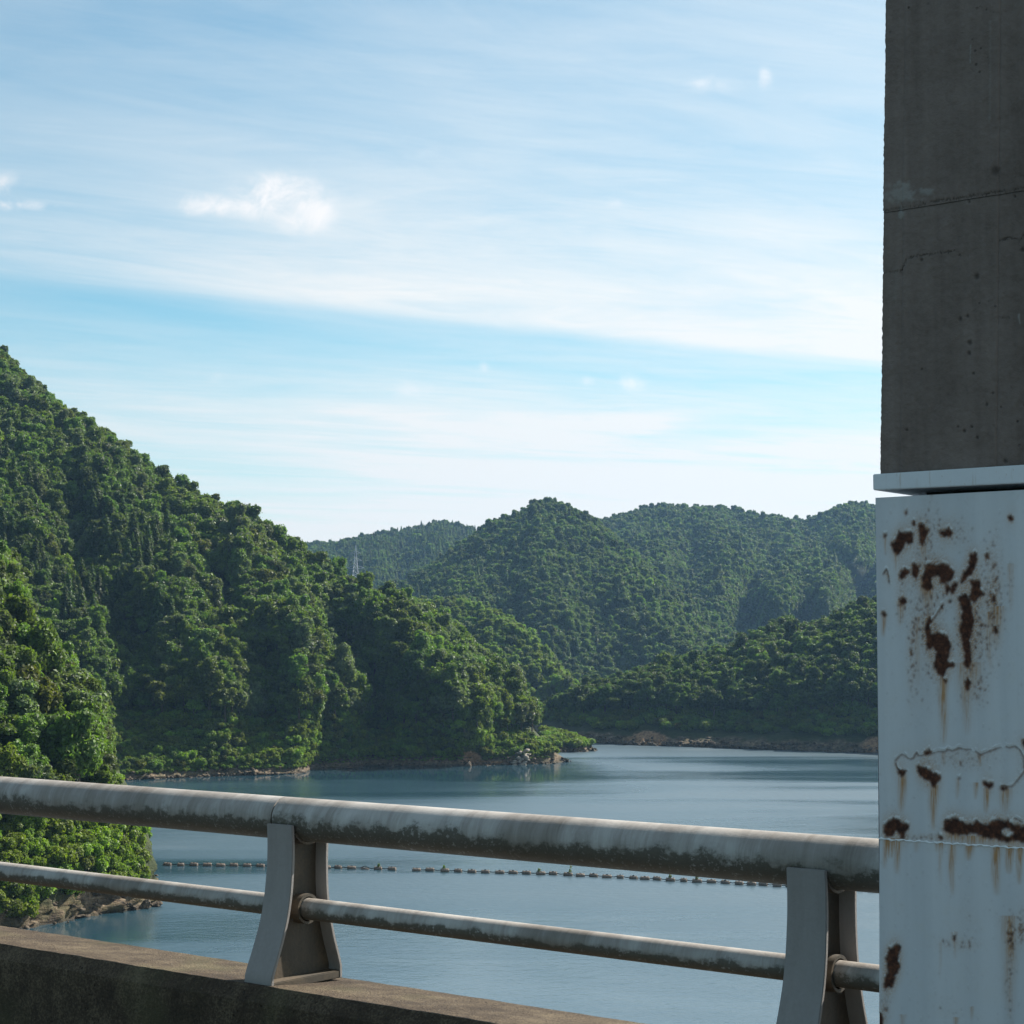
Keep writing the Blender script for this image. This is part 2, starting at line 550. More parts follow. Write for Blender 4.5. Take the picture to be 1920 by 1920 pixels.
def mat_post(name, c0, c1, dirt):
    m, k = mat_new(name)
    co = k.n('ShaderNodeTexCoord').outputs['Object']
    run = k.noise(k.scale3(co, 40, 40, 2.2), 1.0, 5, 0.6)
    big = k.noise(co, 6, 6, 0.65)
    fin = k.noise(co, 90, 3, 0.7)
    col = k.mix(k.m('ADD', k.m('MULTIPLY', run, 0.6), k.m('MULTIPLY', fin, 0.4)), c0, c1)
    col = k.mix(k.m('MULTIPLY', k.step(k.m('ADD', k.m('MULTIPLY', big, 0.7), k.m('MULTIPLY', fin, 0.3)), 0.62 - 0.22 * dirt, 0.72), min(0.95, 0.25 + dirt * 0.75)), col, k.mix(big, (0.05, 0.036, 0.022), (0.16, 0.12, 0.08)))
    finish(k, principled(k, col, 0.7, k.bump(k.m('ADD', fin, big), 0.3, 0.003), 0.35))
    return m


def mat_steel_paint():
    """pale paint, with the rust blotches, runs and peel stored on the plate's own points"""
    m, k = mat_new('peeling_white_paint')
    co = k.n('ShaderNodeTexCoord').outputs['Object']
    at = lambda n: k.n('ShaderNodeAttribute', attribute_name=n).outputs['Fac']
    rust, stain, fade = at('rust'), at('stain'), at('peel')
    n1 = k.noise(co, 70, 6, 0.7)
    n2 = k.noise(co, 22, 5, 0.65)
    n3 = k.noise(k.scale3(co, 12, 12, 0.7), 1.0, 4, 0.55)
    paint = k.mix(k.step(n3, 0.35, 0.7), (0.49, 0.505, 0.53), (0.56, 0.57, 0.59))
    paint = k.mix(k.m('MULTIPLY', k.step(n2, 0.5, 0.75), 0.16), paint, (0.5, 0.46, 0.38))
    paint = k.mix(k.m('MULTIPLY', stain, 0.97, clamp=True), paint, k.mix(n1, (0.26, 0.105, 0.03), (0.46, 0.265, 0.105)))
    paint = k.mix(fade, paint, (0.66, 0.69, 0.70))
    rc = k.ramp(n1, [(0.34, (0.020, 0.0085, 0.006)), (0.5, (0.056, 0.0205, 0.012)), (0.66, (0.125, 0.046, 0.022))])
    col = k.mix(rust, paint, rc)
    rough = k.m('ADD', 0.42, k.m('MULTIPLY', rust, 0.5))
    h = k.m('SUBTRACT', k.m('MULTIPLY', k.m('MULTIPLY', n1, rust), 0.7), rust)
    finish(k, principled(k, col, rough, k.bump(h, 0.5, 0.004), 0.4))
    return m


def mat_simple(name, col, rough=0.7, var=0.25, scale=12.0, spec=0.35):
    m, k = mat_new(name)
    n = k.noise(k.n('ShaderNodeTexCoord').outputs['Object'], scale, 5, 0.65)
    finish(k, principled(k, k.mix(n, tuple(c * (1 - var) for c in col), tuple(min(1, c * (1 + var)) for c in col)), rough, k.bump(n, 0.2, 0.01), spec))
    return m


TONES = {'deep': (0.060, 0.100, 0.026), 'mid': (0.092, 0.150, 0.030), 'bright': (0.130, 0.200, 0.030), 'silvery': (0.108, 0.146, 0.066), 'olive': (0.108, 0.140, 0.030)}
LEAVES = {t: mat_leaf(t + '_leaf', c) for t, c in TONES.items()}
LEAF = LEAVES['mid']
BARK, HILL, WATER = mat_bark(), mat_hill(), mat_water()
ROCK = mat_rock((0.022, 0.018, 0.013), (0.075, 0.058, 0.041), (0.20, 0.16, 0.115))
ROCK_PALE = mat_rock((0.14, 0.12, 0.095), (0.28, 0.25, 0.205), (0.42, 0.385, 0.33), 'pale_rock')
CONC = mat_concrete('tower_concrete', (0.100, 0.078, 0.067), (0.154, 0.123, 0.108), (0.206, 0.168, 0.149), 0.0, 0.5, 1.0, 60.0, 0.16)
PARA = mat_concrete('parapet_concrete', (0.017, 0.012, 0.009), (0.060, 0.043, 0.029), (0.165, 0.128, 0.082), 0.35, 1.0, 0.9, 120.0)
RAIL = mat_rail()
FLANGE = mat_post('flange_metal', (0.19, 0.172, 0.162), (0.315, 0.295, 0.282), 0.12)
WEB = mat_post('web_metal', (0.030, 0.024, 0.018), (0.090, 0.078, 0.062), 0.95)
STEEL = mat_steel_paint()
WHITE = mat_simple('white_paint', (0.52, 0.55, 0.585), 0.45, 0.10, 16)
def mat_cap():
    m, k = mat_new('rust_wept_white_paint')
    co = k.n('ShaderNodeTexCoord').outputs['Object']
    n = k.noise(co, 16, 5, 0.65)
    drip = k.noise(k.scale3(co, 46, 46, 5), 1.0, 5, 0.65)
    spot = k.noise(co, 120, 4, 0.6)
    base = k.mix(n, (0.54, 0.56, 0.59), (0.64, 0.66, 0.68))
    f = k.m('ADD', k.m('MULTIPLY', k.step(drip, 0.56, 0.72), 0.55), k.m('MULTIPLY', k.step(spot, 0.66, 0.74), 0.6), clamp=True)
    finish(k, principled(k, k.mix(f, base, k.mix(spot, (0.20, 0.10, 0.04), (0.42, 0.28, 0.14))), 0.5, k.bump(spot, 0.15, 0.004), 0.4))
    return m


CAPM = mat_cap()
BEAD = mat_simple('weld_white', (0.72, 0.74, 0.75), 0.5, 0.12, 60)
DARK = mat_simple('dark_rubber', (0.03, 0.028, 0.026), 0.8, 0.3, 30)
ASPHALT = mat_simple('asphalt', (0.055, 0.055, 0.055), 0.95, 0.4, 90)
FLOATM = mat_simple('float_plastic', (0.15, 0.118, 0.095), 0.6, 0.35, 4)
CABLE = mat_simple('cable', (0.03, 0.035, 0.035), 0.8, 0.2, 5)
GALV = mat_simple('galvanised_steel', (0.34, 0.35, 0.36), 0.45, 0.15, 3)

# ------------------------------------------------------------------ lake and hills
g = [(-6000, -600, 0), (6000, -600, 0), (6000, 9000, 0), (-6000, 9000, 0)]
link('lake_water', mesh_from('lake_water', g, [[0, 1, 2, 3]], mat=WATER), kind='structure')


def cr(P, n):
    """Catmull-Rom through rows of points, n steps per span"""
    out = []
    R = len(P)
    for i in range(R - 1):
        p0, p1, p2, p3 = P[max(i - 1, 0)], P[i], P[i + 1], P[min(i + 2, R - 1)]
        for j in range(n):
            t = j / n
            out.append(0.5 * ((2 * p1) + (-p0 + p2) * t + (2 * p0 - 5 * p1 + 4 * p2 - p3) * t * t + (-p0 + 3 * p1 - 3 * p2 + p3) * t ** 3))
    out.append(P[-1])
    return np.array(out)


def row_px(pts, n, x0, x1):
    """pts: (px, py, depth or None for the waterline); resampled evenly in px between x0 and x1"""
    pts = sorted(pts)
    xs = np.linspace(x0, x1, n)
    X = np.array([p[0] for p in pts], float)
    y = np.interp(xs, X, [p[1] for p in pts])
    D = np.array([p[2] if p[2] is not None else on_z(p[0], p[1])[1] for p in pts], float)
    return at_depth(xs, y, np.interp(xs, X, D))


def bank_rows(shore, inward, h=2.2, run=2.2):
    """a steep bare foot for the bank: one row under water, one at the waterline, one above"""
    under = shore - inward * 3.0
    under[:, 2] = -2.5
    top = shore + inward * run
    top[:, 2] = h
    shore = shore.copy()
    shore[:, 2] = -0.05
    return under, shore, top


class Hill:
    pass


HILLS = {}


def build_hill(name, rows, sub, rough, gully=None, foot=True, seed=0.0, bare=None):
    """rows: list of (n,3) arrays from the water up and over the ridge"""
    G = cr(np.array(rows), sub)
    R, C, _ = G.shape
    t = np.linspace(0, len(rows) - 1, R)
    # normals for the relief
    du, dv = np.gradient(G, axis=1), np.gradient(G, axis=0)
    nrm = np.cross(du, dv)
    nrm /= np.linalg.norm(nrm, axis=-1)[..., None] + 1e-9
    nrm *= np.where(nrm[..., 2:3] < 0, -1, 1)
    amp = rough * np.clip((G[..., 2] + 0.5) / 10.0, 0.06, 1.0)
    G = G + nrm * (fbm(G * np.array([1 / 38., 1 / 38., 1 / 60.]) + seed, 4) * amp)[..., None]
    # broken rock at the foot
    fk = np.exp(-((G[..., 2] - 0.9 * foot) / (1.6 * foot)) ** 2) * foot if foot else 0 * G[..., 2]
    rk = (np.abs(fbm(G * 0.55 + 40 + seed, 3)) - 0.42) * 1.7 + fbm(G * 0.16 + seed, 2) * 0.8
    G = G + nrm * (rk * fk)[..., None]
    idx = np.arange(R * C).reshape(R, C)
    q = np.stack([idx[:-1, :-1], idx[:-1, 1:], idx[1:, 1:], idx[1:, :-1]], -1).reshape(-1, 4)
    bv = np.zeros(R * C)
    if bare is not None:
        px, py, _ = project(G.reshape(-1, 3))
        for bx, by, rx, ry in bare:
            bv = np.maximum(bv, np.exp(-(((px - bx) / rx) ** 2 + ((py - by) / ry) ** 2)))
    o = link(name, mesh_from(name, G.reshape(-1, 3), q, smooth=True, mat=HILL, attrs={'bare': ('POINT', bv)}), kind='structure')
    h = Hill()
    h.G, h.t, h.obj, h.bare = G, t, o, bv.reshape(R, C)
    HILLS[name] = h
    return h


def lerp_rows(a, b, f, lift=0.0):
    r = a + (b - a) * f
    r = r.copy()
    r[:, 2] += lift
    return r


# --- the big wooded hill on the left (B)
NB = 150
ridgeB = [(-420, 420, 520), (-150, 560, 500), (0, 697, 480), (60, 742, 476), (110, 792, 472), (200, 836, 466), (250, 875, 460), (330, 932, 452), (400, 975, 447), (450, 992, 443),
          (500, 1024, 440), (560, 1046, 437), (620, 1088, 434), (700, 1128, 430), (770, 1158, 426), (830, 1190, 422), (880, 1232, 419), (930, 1282, 415), (980, 1322, 411),
          (1010, 1362, 408), (1035, 1392, 404), (1050, 1412, 401), (1066, 1424, 398)]
shoreB = [(-420, 1478, None), (0, 1470, None), (215, 1463, None), (300, 1460, None), (400, 1456, None), (500, 1453, None), (560, 1451, None), (577, 1448, None), (590, 1443, None),
          (640, 1441, None), (664, 1440, None), (674, 1438, None), (690, 1436, None), (760, 1437, None), (850, 1437, None), (960, 1434, None), (1040, 1432, None), (1066, 1428, None)]
sB = row_px(shoreB, NB, -420, 1066)
rB = row_px([(x, y + 22 * min(1, (1090 - x) / 200) + 16 * math.exp(-((x - 1000) / 38) ** 2), d) for x, y, d in ridgeB], NB, -420, 1066)
pxB = np.linspace(-420, 1066, NB)
inw = rB - sB
inw[:, 2] = 0
inw /= np.linalg.norm(inw, axis=1)[:, None]
und, sh, tp = bank_rows(sB, inw)
tipw = np.clip((1066 - pxB) / 90, 0.06, 1)
tp[:, 2] *= np.clip(tipw * 1.3, .3, 1)
spursB = [[(60, 800), (240, 1020), (330, 1150), (420, 1300), (520, 1455)], [(330, 930), (430, 1060), (530, 1190), (610, 1300), (668, 1440)],
          [(560, 1060), (720, 1180), (830, 1290), (900, 1380), (930, 1440)], [(-300, 560), (-100, 800), (60, 1050), (160, 1250), (250, 1460)]]


def spur_push(R, amp=17.0, w=62.0):
    px, py, d = project(R)
    push = np.zeros(len(R))
    for s in spursB:
        ys = np.array([p[1] for p in s], float)
        xs = np.array([p[0] for p in s], float)
        dx = px - np.interp(py, ys, xs)
        push += np.where(dx < 0, np.exp(-(dx / (w * 1.5)) ** 2), np.exp(-(dx / (w * 0.55)) ** 2)) * amp - np.exp(-((dx - w * 1.25) / (w * 0.6)) ** 2) * amp * 0.75
    d2 = R - np.array([0, 0, EYE])
    return np.array([0, 0, EYE]) + d2 * (1 - push * tipw / np.linalg.norm(d2, axis=1))[:, None]


m1 = spur_push(lerp_rows(tp, rB, 0.22, 3.0 * 1), 9)
m2 = spur_push(lerp_rows(tp, rB, 0.48, 3.0), 16)
m3 = spur_push(lerp_rows(tp, rB, 0.76, 2.0), 14)
for mm, f in ((m1, 3), (m2, 3), (m3, 2)):
    mm[:, 2] -= f * (1 - tipw)
bk = rB + inw * 25
bk[:, 2] -= 3
bk2 = rB + inw * 90
bk2[:, 2] = bk2[:, 2] * 0.6 - 6
build_hill('left_hillside', [und, sh, tp, m1, m2, m3, rB, bk, bk2], 9, 3.5, seed=3.1, bare=[(880, 1420, 22, 13), (915, 1432, 50, 5), (170, 1465, 60, 5)])

# --- the near left bank (A), a spur that runs down to a rocky tip
shA = np.array([on_z(*p) for p in ((-420, 1800), (-150, 1768), (0, 1750), (100, 1734), (200, 1716), (262, 1706), (310, 1699), (272, 1673), (236, 1640), (226, 1606), (246, 1583), (214, 1566), (200, 1520), (190, 1480), (175, 1468))])
rgA = np.array([at_depth(*p) for p in ((-420, 740, 212), (-250, 840, 214), (-80, 1000, 218), (-10, 1085, 220), (30, 1150, 220), (70, 1250, 221), (100, 1330, 222), (105, 1345, 226), (100, 1340, 231),
                                       (90, 1325, 238), (75, 1310, 246), (45, 1295, 256), (5, 1275, 275), (-30, 1260, 300), (-50, 1250, 320))])


def densify(P, n):
    L = np.concatenate([[0], np.cumsum(np.linalg.norm(np.diff(shA, axis=0), axis=1))])
    x = np.linspace(0, L[-1], n)
    return np.stack([np.interp(x, L, P[:, i]) for i in range(3)], -1)


NA = 260
sA, rA = densify(shA, NA), densify(rgA, NA)
inw = rA - sA
inw[:, 2] = 0
inw /= np.linalg.norm(inw, axis=1)[:, None]
und, sh, tp = bank_rows(sA, inw, 3.6, 2.2)
m1 = lerp_rows(tp, rA, 0.22, 3.0)
m2 = lerp_rows(tp, rA, 0.5, 3.5)
m3 = lerp_rows(tp, rA, 0.78, 2.2)
bk = rA + np.array([-8, 14, 2])
bk2 = rA + np.array([-60, 40, 2])
build_hill('near_bank', [und, sh, tp, m1, m2, m3, rA, bk, bk2], 12, 2.2, foot=1.5, seed=9.7)

# --- low spit past the end of the left hill (C0)
shx = [(1020, 1412, None), (1060, 1411, None), (1100, 1410, None), (1119, 1408, None)]
s0 = row_px(shx, 40, 1020, 1119)
r0 = row_px([(1020, 1372, 452), (1045, 1378, 450), (1075, 1384, 447), (1100, 1394, 444), (1119, 1405, 440)], 40, 1020, 1119)
und, sh, tp = bank_rows(s0, np.tile([0, 1.0, 0], (40, 1)), 1.4, 1.6)
tp[:, 2] *= np.clip((1122 - np.linspace(1020, 1119, 40)) / 30, 0.1, 1)
bk = r0 + np.array([0, 9, -3.0])
bk2 = r0 + np.array([0, 16, -9.0])
build_hill('low_spit', [und, sh, tp, lerp_rows(tp, r0, .5, .4), r0, bk, bk2], 6, 0.6, seed=5.0)

# --- right bank (D)
ND = 150
shoreD = [(985, 1378, 545), (1045, 1386, None), (1085, 1392, None), (1120, 1394, None), (1200, 1398, None), (1300, 1401, None), (1400, 1405, None), (1645, 1413, None), (1900, 1424, None), (2300, 1445, None)]
ridgeD = [(985, 1352, 585), (1035, 1342, 580), (1060, 1332, 575), (1100, 1312, 566), (1180, 1284, 556), (1250, 1262, 548), (1340, 1250, 540), (1400, 1226, 534), (1450, 1206, 528), (1500, 1200, 522),
          (1560, 1186, 516), (1610, 1164, 510), (1650, 1154, 506), (1750, 1130, 500), (1900, 1110, 490), (2300, 1080, 480)]
sD, rD = row_px(shoreD, ND, 985, 2300), row_px(ridgeD, ND, 985, 2300)
inw = np.tile([0.1, 1.0, 0], (ND, 1))
und, sh, tp = bank_rows(sD, inw, 2.6, 4.5)
m1, m2 = lerp_rows(tp, rD, 0.3, 4.0), lerp_rows(tp, rD, 0.65, 4.0)
w = 0.5 + 0.5 * np.sin(np.linspace(0, 26, ND))
m1[:, 1] += 6 * (w - .5)
m2[:, 1] += 9 * (w - .5)
bk = rD + np.array([6, 30, 1.0])
bk2 = rD + np.array([20, 110, -22.0])
build_hill('right_bank', [und, sh, tp, m1, m2, rD, bk, bk2], 8, 3.0, seed=21.0, bare=[(1215, 1388, 40, 20), (1640, 1397, 26, 18)])

# --- small wooded hill behind the left point (C)
NC = 60
rC = row_px([(700, 1150, 700), (780, 1154, 690), (860, 1148, 680), (920, 1168, 668), (970, 1204, 658), (1020, 1250, 648), (1060, 1290, 640), (1085, 1312, 634), (1130, 1345, 628)], NC, 700, 1130)
sC = row_px([(700, 1352, 620), (1130, 1352, 606)], NC, 700, 1130)
und = sC + np.array([0, -10, -8.0])
m1, m2 = lerp_rows(sC, rC, 0.35, 5.0), lerp_rows(sC, rC, 0.7, 4.0)
build_hill('wooded_knoll', [und, sC, m1, m2, rC, rC + np.array([-5, 30, -2]), rC + np.array([-10, 100, -30])], 7, 3.0, foot=False, seed=31.0)

# --- the pointed mountain in the middle (E)
NE = 110
rE = row_px([(560, 1150, 960), (680, 1130, 980), (740, 1112, 990), (800, 1090, 1000), (850, 1050, 1010), (900, 1008, 1020), (930, 988, 1022), (985, 972, 1022), (1000, 958, 1022), (1040, 951, 1020), (1080, 961, 1015), (1110, 986, 1008),
             (1130, 1000, 1002), (1170, 1034, 985), (1220, 1074, 965), (1260, 1112, 945), (1330, 1166, 905), (1400, 1214, 860), (1460, 1250, 830), (1560, 1290, 800)], NE, 560, 1560)
rE[:, 2] -= 3.0
sE = row_px([(560, 1300, 800), (1000, 1320, 760), (1250, 1310, 760), (1560, 1310, 770)], NE, 560, 1560)
und = sE + np.array([0, -30, -14.0])
m1, m2, m3 = lerp_rows(sE, rE, 0.25, 4.0), lerp_rows(sE, rE, 0.5, 4.0), lerp_rows(sE, rE, 0.78, 2.0)


def px_push(R, lines, amp, w):
    px, py, d = project(R)
    push = np.zeros(len(R))
    for s in lines:
        ys = np.array([p[1] for p in s], float)
        xs = np.array([p[0] for p in s], float)
        dx = px - np.interp(py, ys, xs)
        push += np.where(dx < 0, np.exp(-(dx / (w * 1.4)) ** 2), np.exp(-(dx / (w * 0.6)) ** 2)) * amp - np.exp(-((dx - w * 1.2) / (w * 0.6)) ** 2) * amp * 0.7
    d2 = R - np.array([0, 0, EYE])
    return np.array([0, 0, EYE]) + d2 * (1 - push / np.linalg.norm(d2, axis=1))[:, None]


spE = [[(1060, 950), (1150, 1040), (1230, 1160), (1300, 1300)], [(985, 975), (1000, 1100), (1040, 1200), (1090, 1310)], [(890, 1010), (850, 1090), (860, 1200), (900, 1310)]]
m1, m2, m3 = px_push(m1, spE, 24, 80), px_push(m2, spE, 26, 75), px_push(m3, spE, 14, 60)
build_hill('pointed_mountain', [und, sE, m1, m2, m3, rE, rE + np.array([0, 40, -4]), rE + np.array([0, 200, -80])], 8, 3.5, foot=False, seed=44.0)

# --- ridge far left (F)
NF = 80
rF = row_px([(380, 1060, 1500), (480, 1046, 1500), (580, 1028, 1500), (640, 1026, 1500), (700, 1010, 1500), (760, 1000, 1500), (830, 986, 1500), (880, 1000, 1500), (960, 1006, 1500), (1060, 1010, 1500)], NF, 380, 1060)
rF[:, 2] -= 5.0
sF = row_px([(380, 1230, 1150), (1060, 1230, 1150)], NF, 380, 1060)
spF = [[(640, 1010), (600, 1060), (590, 1150), (580, 1230)], [(760, 990), (715, 1060), (700, 1140), (690, 1230)], [(850, 980), (820, 1040), (790, 1100), (770, 1230)]]
m1, m2 = px_push(lerp_rows(sF, rF, 0.35, 6), spF, 45, 40), px_push(lerp_rows(sF, rF, 0.7, 5), spF, 40, 36)
build_hill('far_ridge', [sF + np.array([0, -40, -25.0]), sF, m1, m2, rF, rF + np.array([0, 50, -4]), rF + np.array([0, 250, -90])], 8, 7.0, foot=False, seed=55.0)

# --- far mountain on the right (G)
NG = 140
rG = row_px([(1000, 1010, 1380), (1110, 994, 1390), (1150, 982, 1400), (1200, 966, 1400), (1240, 956, 1400), (1300, 961, 1400), (1350, 962, 1390), (1400, 976, 1390), (1480, 985, 1380), (1525, 985, 1370), (1560, 966, 1360),
             (1600, 956, 1350), (1645, 960, 1350), (1750, 940, 1350), (1950, 970, 1350), (2350, 930, 1350)], NG, 1000, 2350)
rG[:, 2] -= 4.0
sG = row_px([(1000, 1290, 930), (1300, 1270, 940), (1500, 1240, 960), (1700, 1230, 940), (2350, 1220, 900)], NG, 1000, 2350)
spG = [[(1150, 980), (1230, 1060), (1330, 1130), (1400, 1230)], [(1290, 955), (1360, 1050), (1440, 1120), (1500, 1230)], [(1430, 980), (1490, 1060), (1540, 1120), (1590, 1230)], [(1700, 940), (1600, 1040), (1540, 1130), (1480, 1240)],
       [(1850, 950), (1800, 1050), (1780, 1150), (1760, 1240)], [(2100, 950), (2050, 1050), (2000, 1150), (1960, 1240)]]
m1, m2, m3 = px_push(lerp_rows(sG, rG, 0.25, 6), spG, 85, 58), px_push(lerp_rows(sG, rG, 0.52, 7), spG, 90, 56), px_push(lerp_rows(sG, rG, 0.8, 3), spG, 45, 46)
build_hill('far_mountain', [sG + np.array([0, -40, -25.0]), sG, m1, m2, m3, rG, rG + np.array([0, 50, -4]), rG + np.array([0, 250, -90])], 8, 5.0, foot=False, seed=66.0)


# ------------------------------------------------------------------ tree prototypes (height about 2.6 crown radii)
def lump_leaves(lumps, n, size, rng, up=0.35, rand=0.85, flat=0.0):
    """leaf sprays over a set of balls; returns verts, quads, tint"""
    L = np.array([[*c, r] for c, r in lumps])
    w = L[:, 3] ** 2
    ch = rng.choice(len(L), n * 2, p=w / w.sum())
    d = rng.normal(size=(n * 2, 3))
    d[:, 2] += 0.45
    d /= np.linalg.norm(d, axis=1)[:, None]
    rr = L[ch, 3] * (0.78 + 0.26 * rng.random(n * 2) + 0.35 * (rng.random(n * 2) > 0.9) * rng.random(n * 2))
    p = L[ch, :3] + d * rr[:, None] * np.array([1, 1, 1 - flat])
    inside = np.zeros(len(p), bool)
    for c in L:
        inside |= np.linalg.norm(p - c[:3], axis=1) < c[3] * 0.76
    keep = np.where(~inside)[0][:n]
    p, d = p[keep], d[keep]
    nrm = d + np.array([0, 0, up]) + rng.normal(size=p.shape) * rand
    nrm /= np.linalg.norm(nrm, axis=1)[:, None]
    a = np.cross(nrm, rng.normal(size=p.shape))
    a /= np.linalg.norm(a, axis=1)[:, None] + 1e-9
    b = np.cross(nrm, a)
    s = size * (0.55 + 0.9 * rng.random(len(p)))[:, None]
    k = 0.55 + 0.25 * rng.random(len(p))[:, None]
    tipdrop = nrm * s * 0.25
    v = np.stack([p + a * s - tipdrop, p + b * s * k, p - a * s - tipdrop, p - b * s * k], 1).reshape(-1, 3)
    q = np.arange(len(v)).reshape(-1, 4)
    # clumpy tint: big scale with some per-leaf scatter
    t = np.clip(0.5 + 0.9 * perlin(p * 2.3 + 3) + rng.normal(size=len(p)) * 0.2, 0, 1)
    return v, q, t


def core_balls(lumps, f, rings=5, seg=8):
    V, Q = [], []
    for c, r in lumps:
        b = len(V)
        for i in range(rings + 1):
            th = math.pi * i / rings
            for j in range(seg):
                ph = 2 * math.pi * j / seg
                V.append((c[0] + r * f * math.sin(th) * math.cos(ph), c[1] + r * f * math.sin(th) * math.sin(ph), c[2] + r * f * math.cos(th)))
        for i in range(rings):
            for j in range(seg):
                Q.append((b + i * seg + j, b + (i + 1) * seg + j, b + (i + 1) * seg + (j + 1) % seg, b + i * seg + (j + 1) % seg))
    return V, Q


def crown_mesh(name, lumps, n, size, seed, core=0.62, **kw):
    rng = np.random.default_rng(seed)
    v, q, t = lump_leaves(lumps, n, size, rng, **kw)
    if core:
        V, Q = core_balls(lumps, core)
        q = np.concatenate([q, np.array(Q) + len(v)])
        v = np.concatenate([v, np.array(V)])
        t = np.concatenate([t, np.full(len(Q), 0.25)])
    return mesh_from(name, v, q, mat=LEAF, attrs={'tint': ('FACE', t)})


def broad_lumps(seed, nl=19, tall=1.0, spread=1.0):
    r = random.Random(seed)
    L = [((0, 0, 1.5 * tall), 0.60)]
    for i in range(nl):
        a = 2.4 * i + r.random()
        h = r.random()
        rad = (0.72 - 0.36 * h) * spread * (0.75 + 0.5 * r.random())
        L.append(((rad * math.cos(a), rad * math.sin(a), (1.05 + 1.15 * h) * tall), 0.15 + 0.24 * r.random() ** 1.5))
    return L


def conifer_mesh(name, n, seed):
    rng = np.random.default_rng(seed)
    h = 1 - np.sqrt(rng.random(n))
    lay = np.round(h * 16) / 16 + rng.normal(size=n) * 0.012
    z = 0.35 + 3.2 * lay
    rmax = 0.80 * (1 - np.clip(lay, 0, 0.985)) ** 0.8 + 0.05
    a = rng.random(n) * 2 * math.pi
    lobes = 0.75 + 0.25 * np.cos(a * 5 + np.round(h * 16) * 1.9)
    rr = rmax * lobes * (0.35 + 0.65 * np.sqrt(rng.random(n)))
    p = np.stack([rr * np.cos(a), rr * np.sin(a), z - rr * 0.35], -1)
    out = np.stack([np.cos(a), np.sin(a), -0.35 + 0 * a], -1)
    nrm = np.stack([np.cos(a) * .5, np.sin(a) * .5, 1 + 0 * a], -1) + rng.normal(size=p.shape) * 0.45
    nrm /= np.linalg.norm(nrm, axis=1)[:, None]
    b = np.cross(nrm, out)
    b /= np.linalg.norm(b, axis=1)[:, None]
    c = np.cross(b, nrm)
    s = 0.085 * (0.6 + 0.8 * rng.random(n))[:, None]
    v = np.stack([p + c * s * 1.5, p + b * s * .6, p - c * s * 1.3, p - b * s * .6], 1).reshape(-1, 3)
    q = np.arange(len(v)).reshape(-1, 4)
    t = np.clip(rng.normal(size=n) * 0.22 + 0.4, 0, 1)
    V, F = [], []
    for i in range(9):
        ff = i / 8
        for j in range(8):
            V.append((0.5 * (1 - ff) * math.cos(j * math.pi / 4), 0.5 * (1 - ff) * math.sin(j * math.pi / 4), 0.4 + 3.0 * ff))
    for i in range(8):
        for j in range(8):
            F.append((i * 8 + j, i * 8 + (j + 1) % 8, (i + 1) * 8 + (j + 1) % 8, (i + 1) * 8 + j))
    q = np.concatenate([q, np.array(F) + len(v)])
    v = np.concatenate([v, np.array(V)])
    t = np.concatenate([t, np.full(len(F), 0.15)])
    return mesh_from(name, v, q, mat=LEAF, attrs={'tint': ('FACE', t)})


def trunk_mesh(name, seed, h=1.7, r=0.085, limbs=4):
    rd = random.Random(seed)
    mb = MB()
    mb.tube([(0, 0, -0.35), (0, 0, 0.05), (0.03, 0.02, h * .5), (0.02, -0.03, h)], [r * 1.5, r * 1.1, r * .8, r * .4], 7)
    for i in range(limbs):
        a = 6.28 * i / limbs + rd.random()
        z = h * (0.45 + 0.4 * rd.random())
        mb.tube([(0.02, 0, z), (0.3 * math.cos(a), 0.3 * math.sin(a), z + 0.28), (0.55 * math.cos(a), 0.55 * math.sin(a), z + 0.62)], [r * .5, r * .35, r * .12], 5)
    return mb.mesh(name, BARK, smooth=True)


def bush_lumps(seed, nl=7):
    r = random.Random(seed)
    L = [((0, 0, 0.42), 0.5)]
    for i in range(nl):
        a = 2.4 * i + r.random()
        rad = 0.35 + 0.4 * r.random()
        L.append(((rad * math.cos(a), rad * math.sin(a), 0.18 + 0.42 * r.random()), 0.25 + 0.14 * r.random()))
    return L


SHAPES = {}      # shape -> list of (crown mesh, trunk mesh); the last number is the crown top in units of radius
SHAPES['broad'] = [(crown_mesh('broad_crown', broad_lumps(11 + i), 2900, 0.072, 11 + i), trunk_mesh('trunk', i)) for i in range(4)]
SHAPES['tall'] = [(crown_mesh('tall_crown', broad_lumps(31 + i, 21, 1.3, 0.82), 2900, 0.072, 31 + i), trunk_mesh('trunk', 8 + i, 2.2)) for i in range(2)]
SHAPES['layered'] = [(crown_mesh('layered_crown', broad_lumps(51 + i, 21, 0.95, 1.35), 2900, 0.075, 51 + i, flat=0.45, core=0.5), trunk_mesh('trunk', 12 + i)) for i in range(2)]
SHAPES['conifer'] = [(conifer_mesh('conifer_crown', 2300, 71 + i), trunk_mesh('trunk', 16 + i, 3.0, 0.07, 0)) for i in range(2)]
SHAPES['bush'] = [(crown_mesh('bush_crown', bush_lumps(91 + i), 1300, 0.085, 91 + i), None) for i in range(3)]
TOPZ = {'broad': 2.45, 'tall': 3.0, 'layered': 2.4, 'conifer': 3.5, 'bush': 1.0}
TONED = {}


def toned(sh, i, tone):
    key = (sh, i, tone)
    if key not in TONED:
        me = SHAPES[sh][i][0].copy()
        me.materials[0] = LEAVES[tone]
        TONED[key] = me
    return TONED[key]



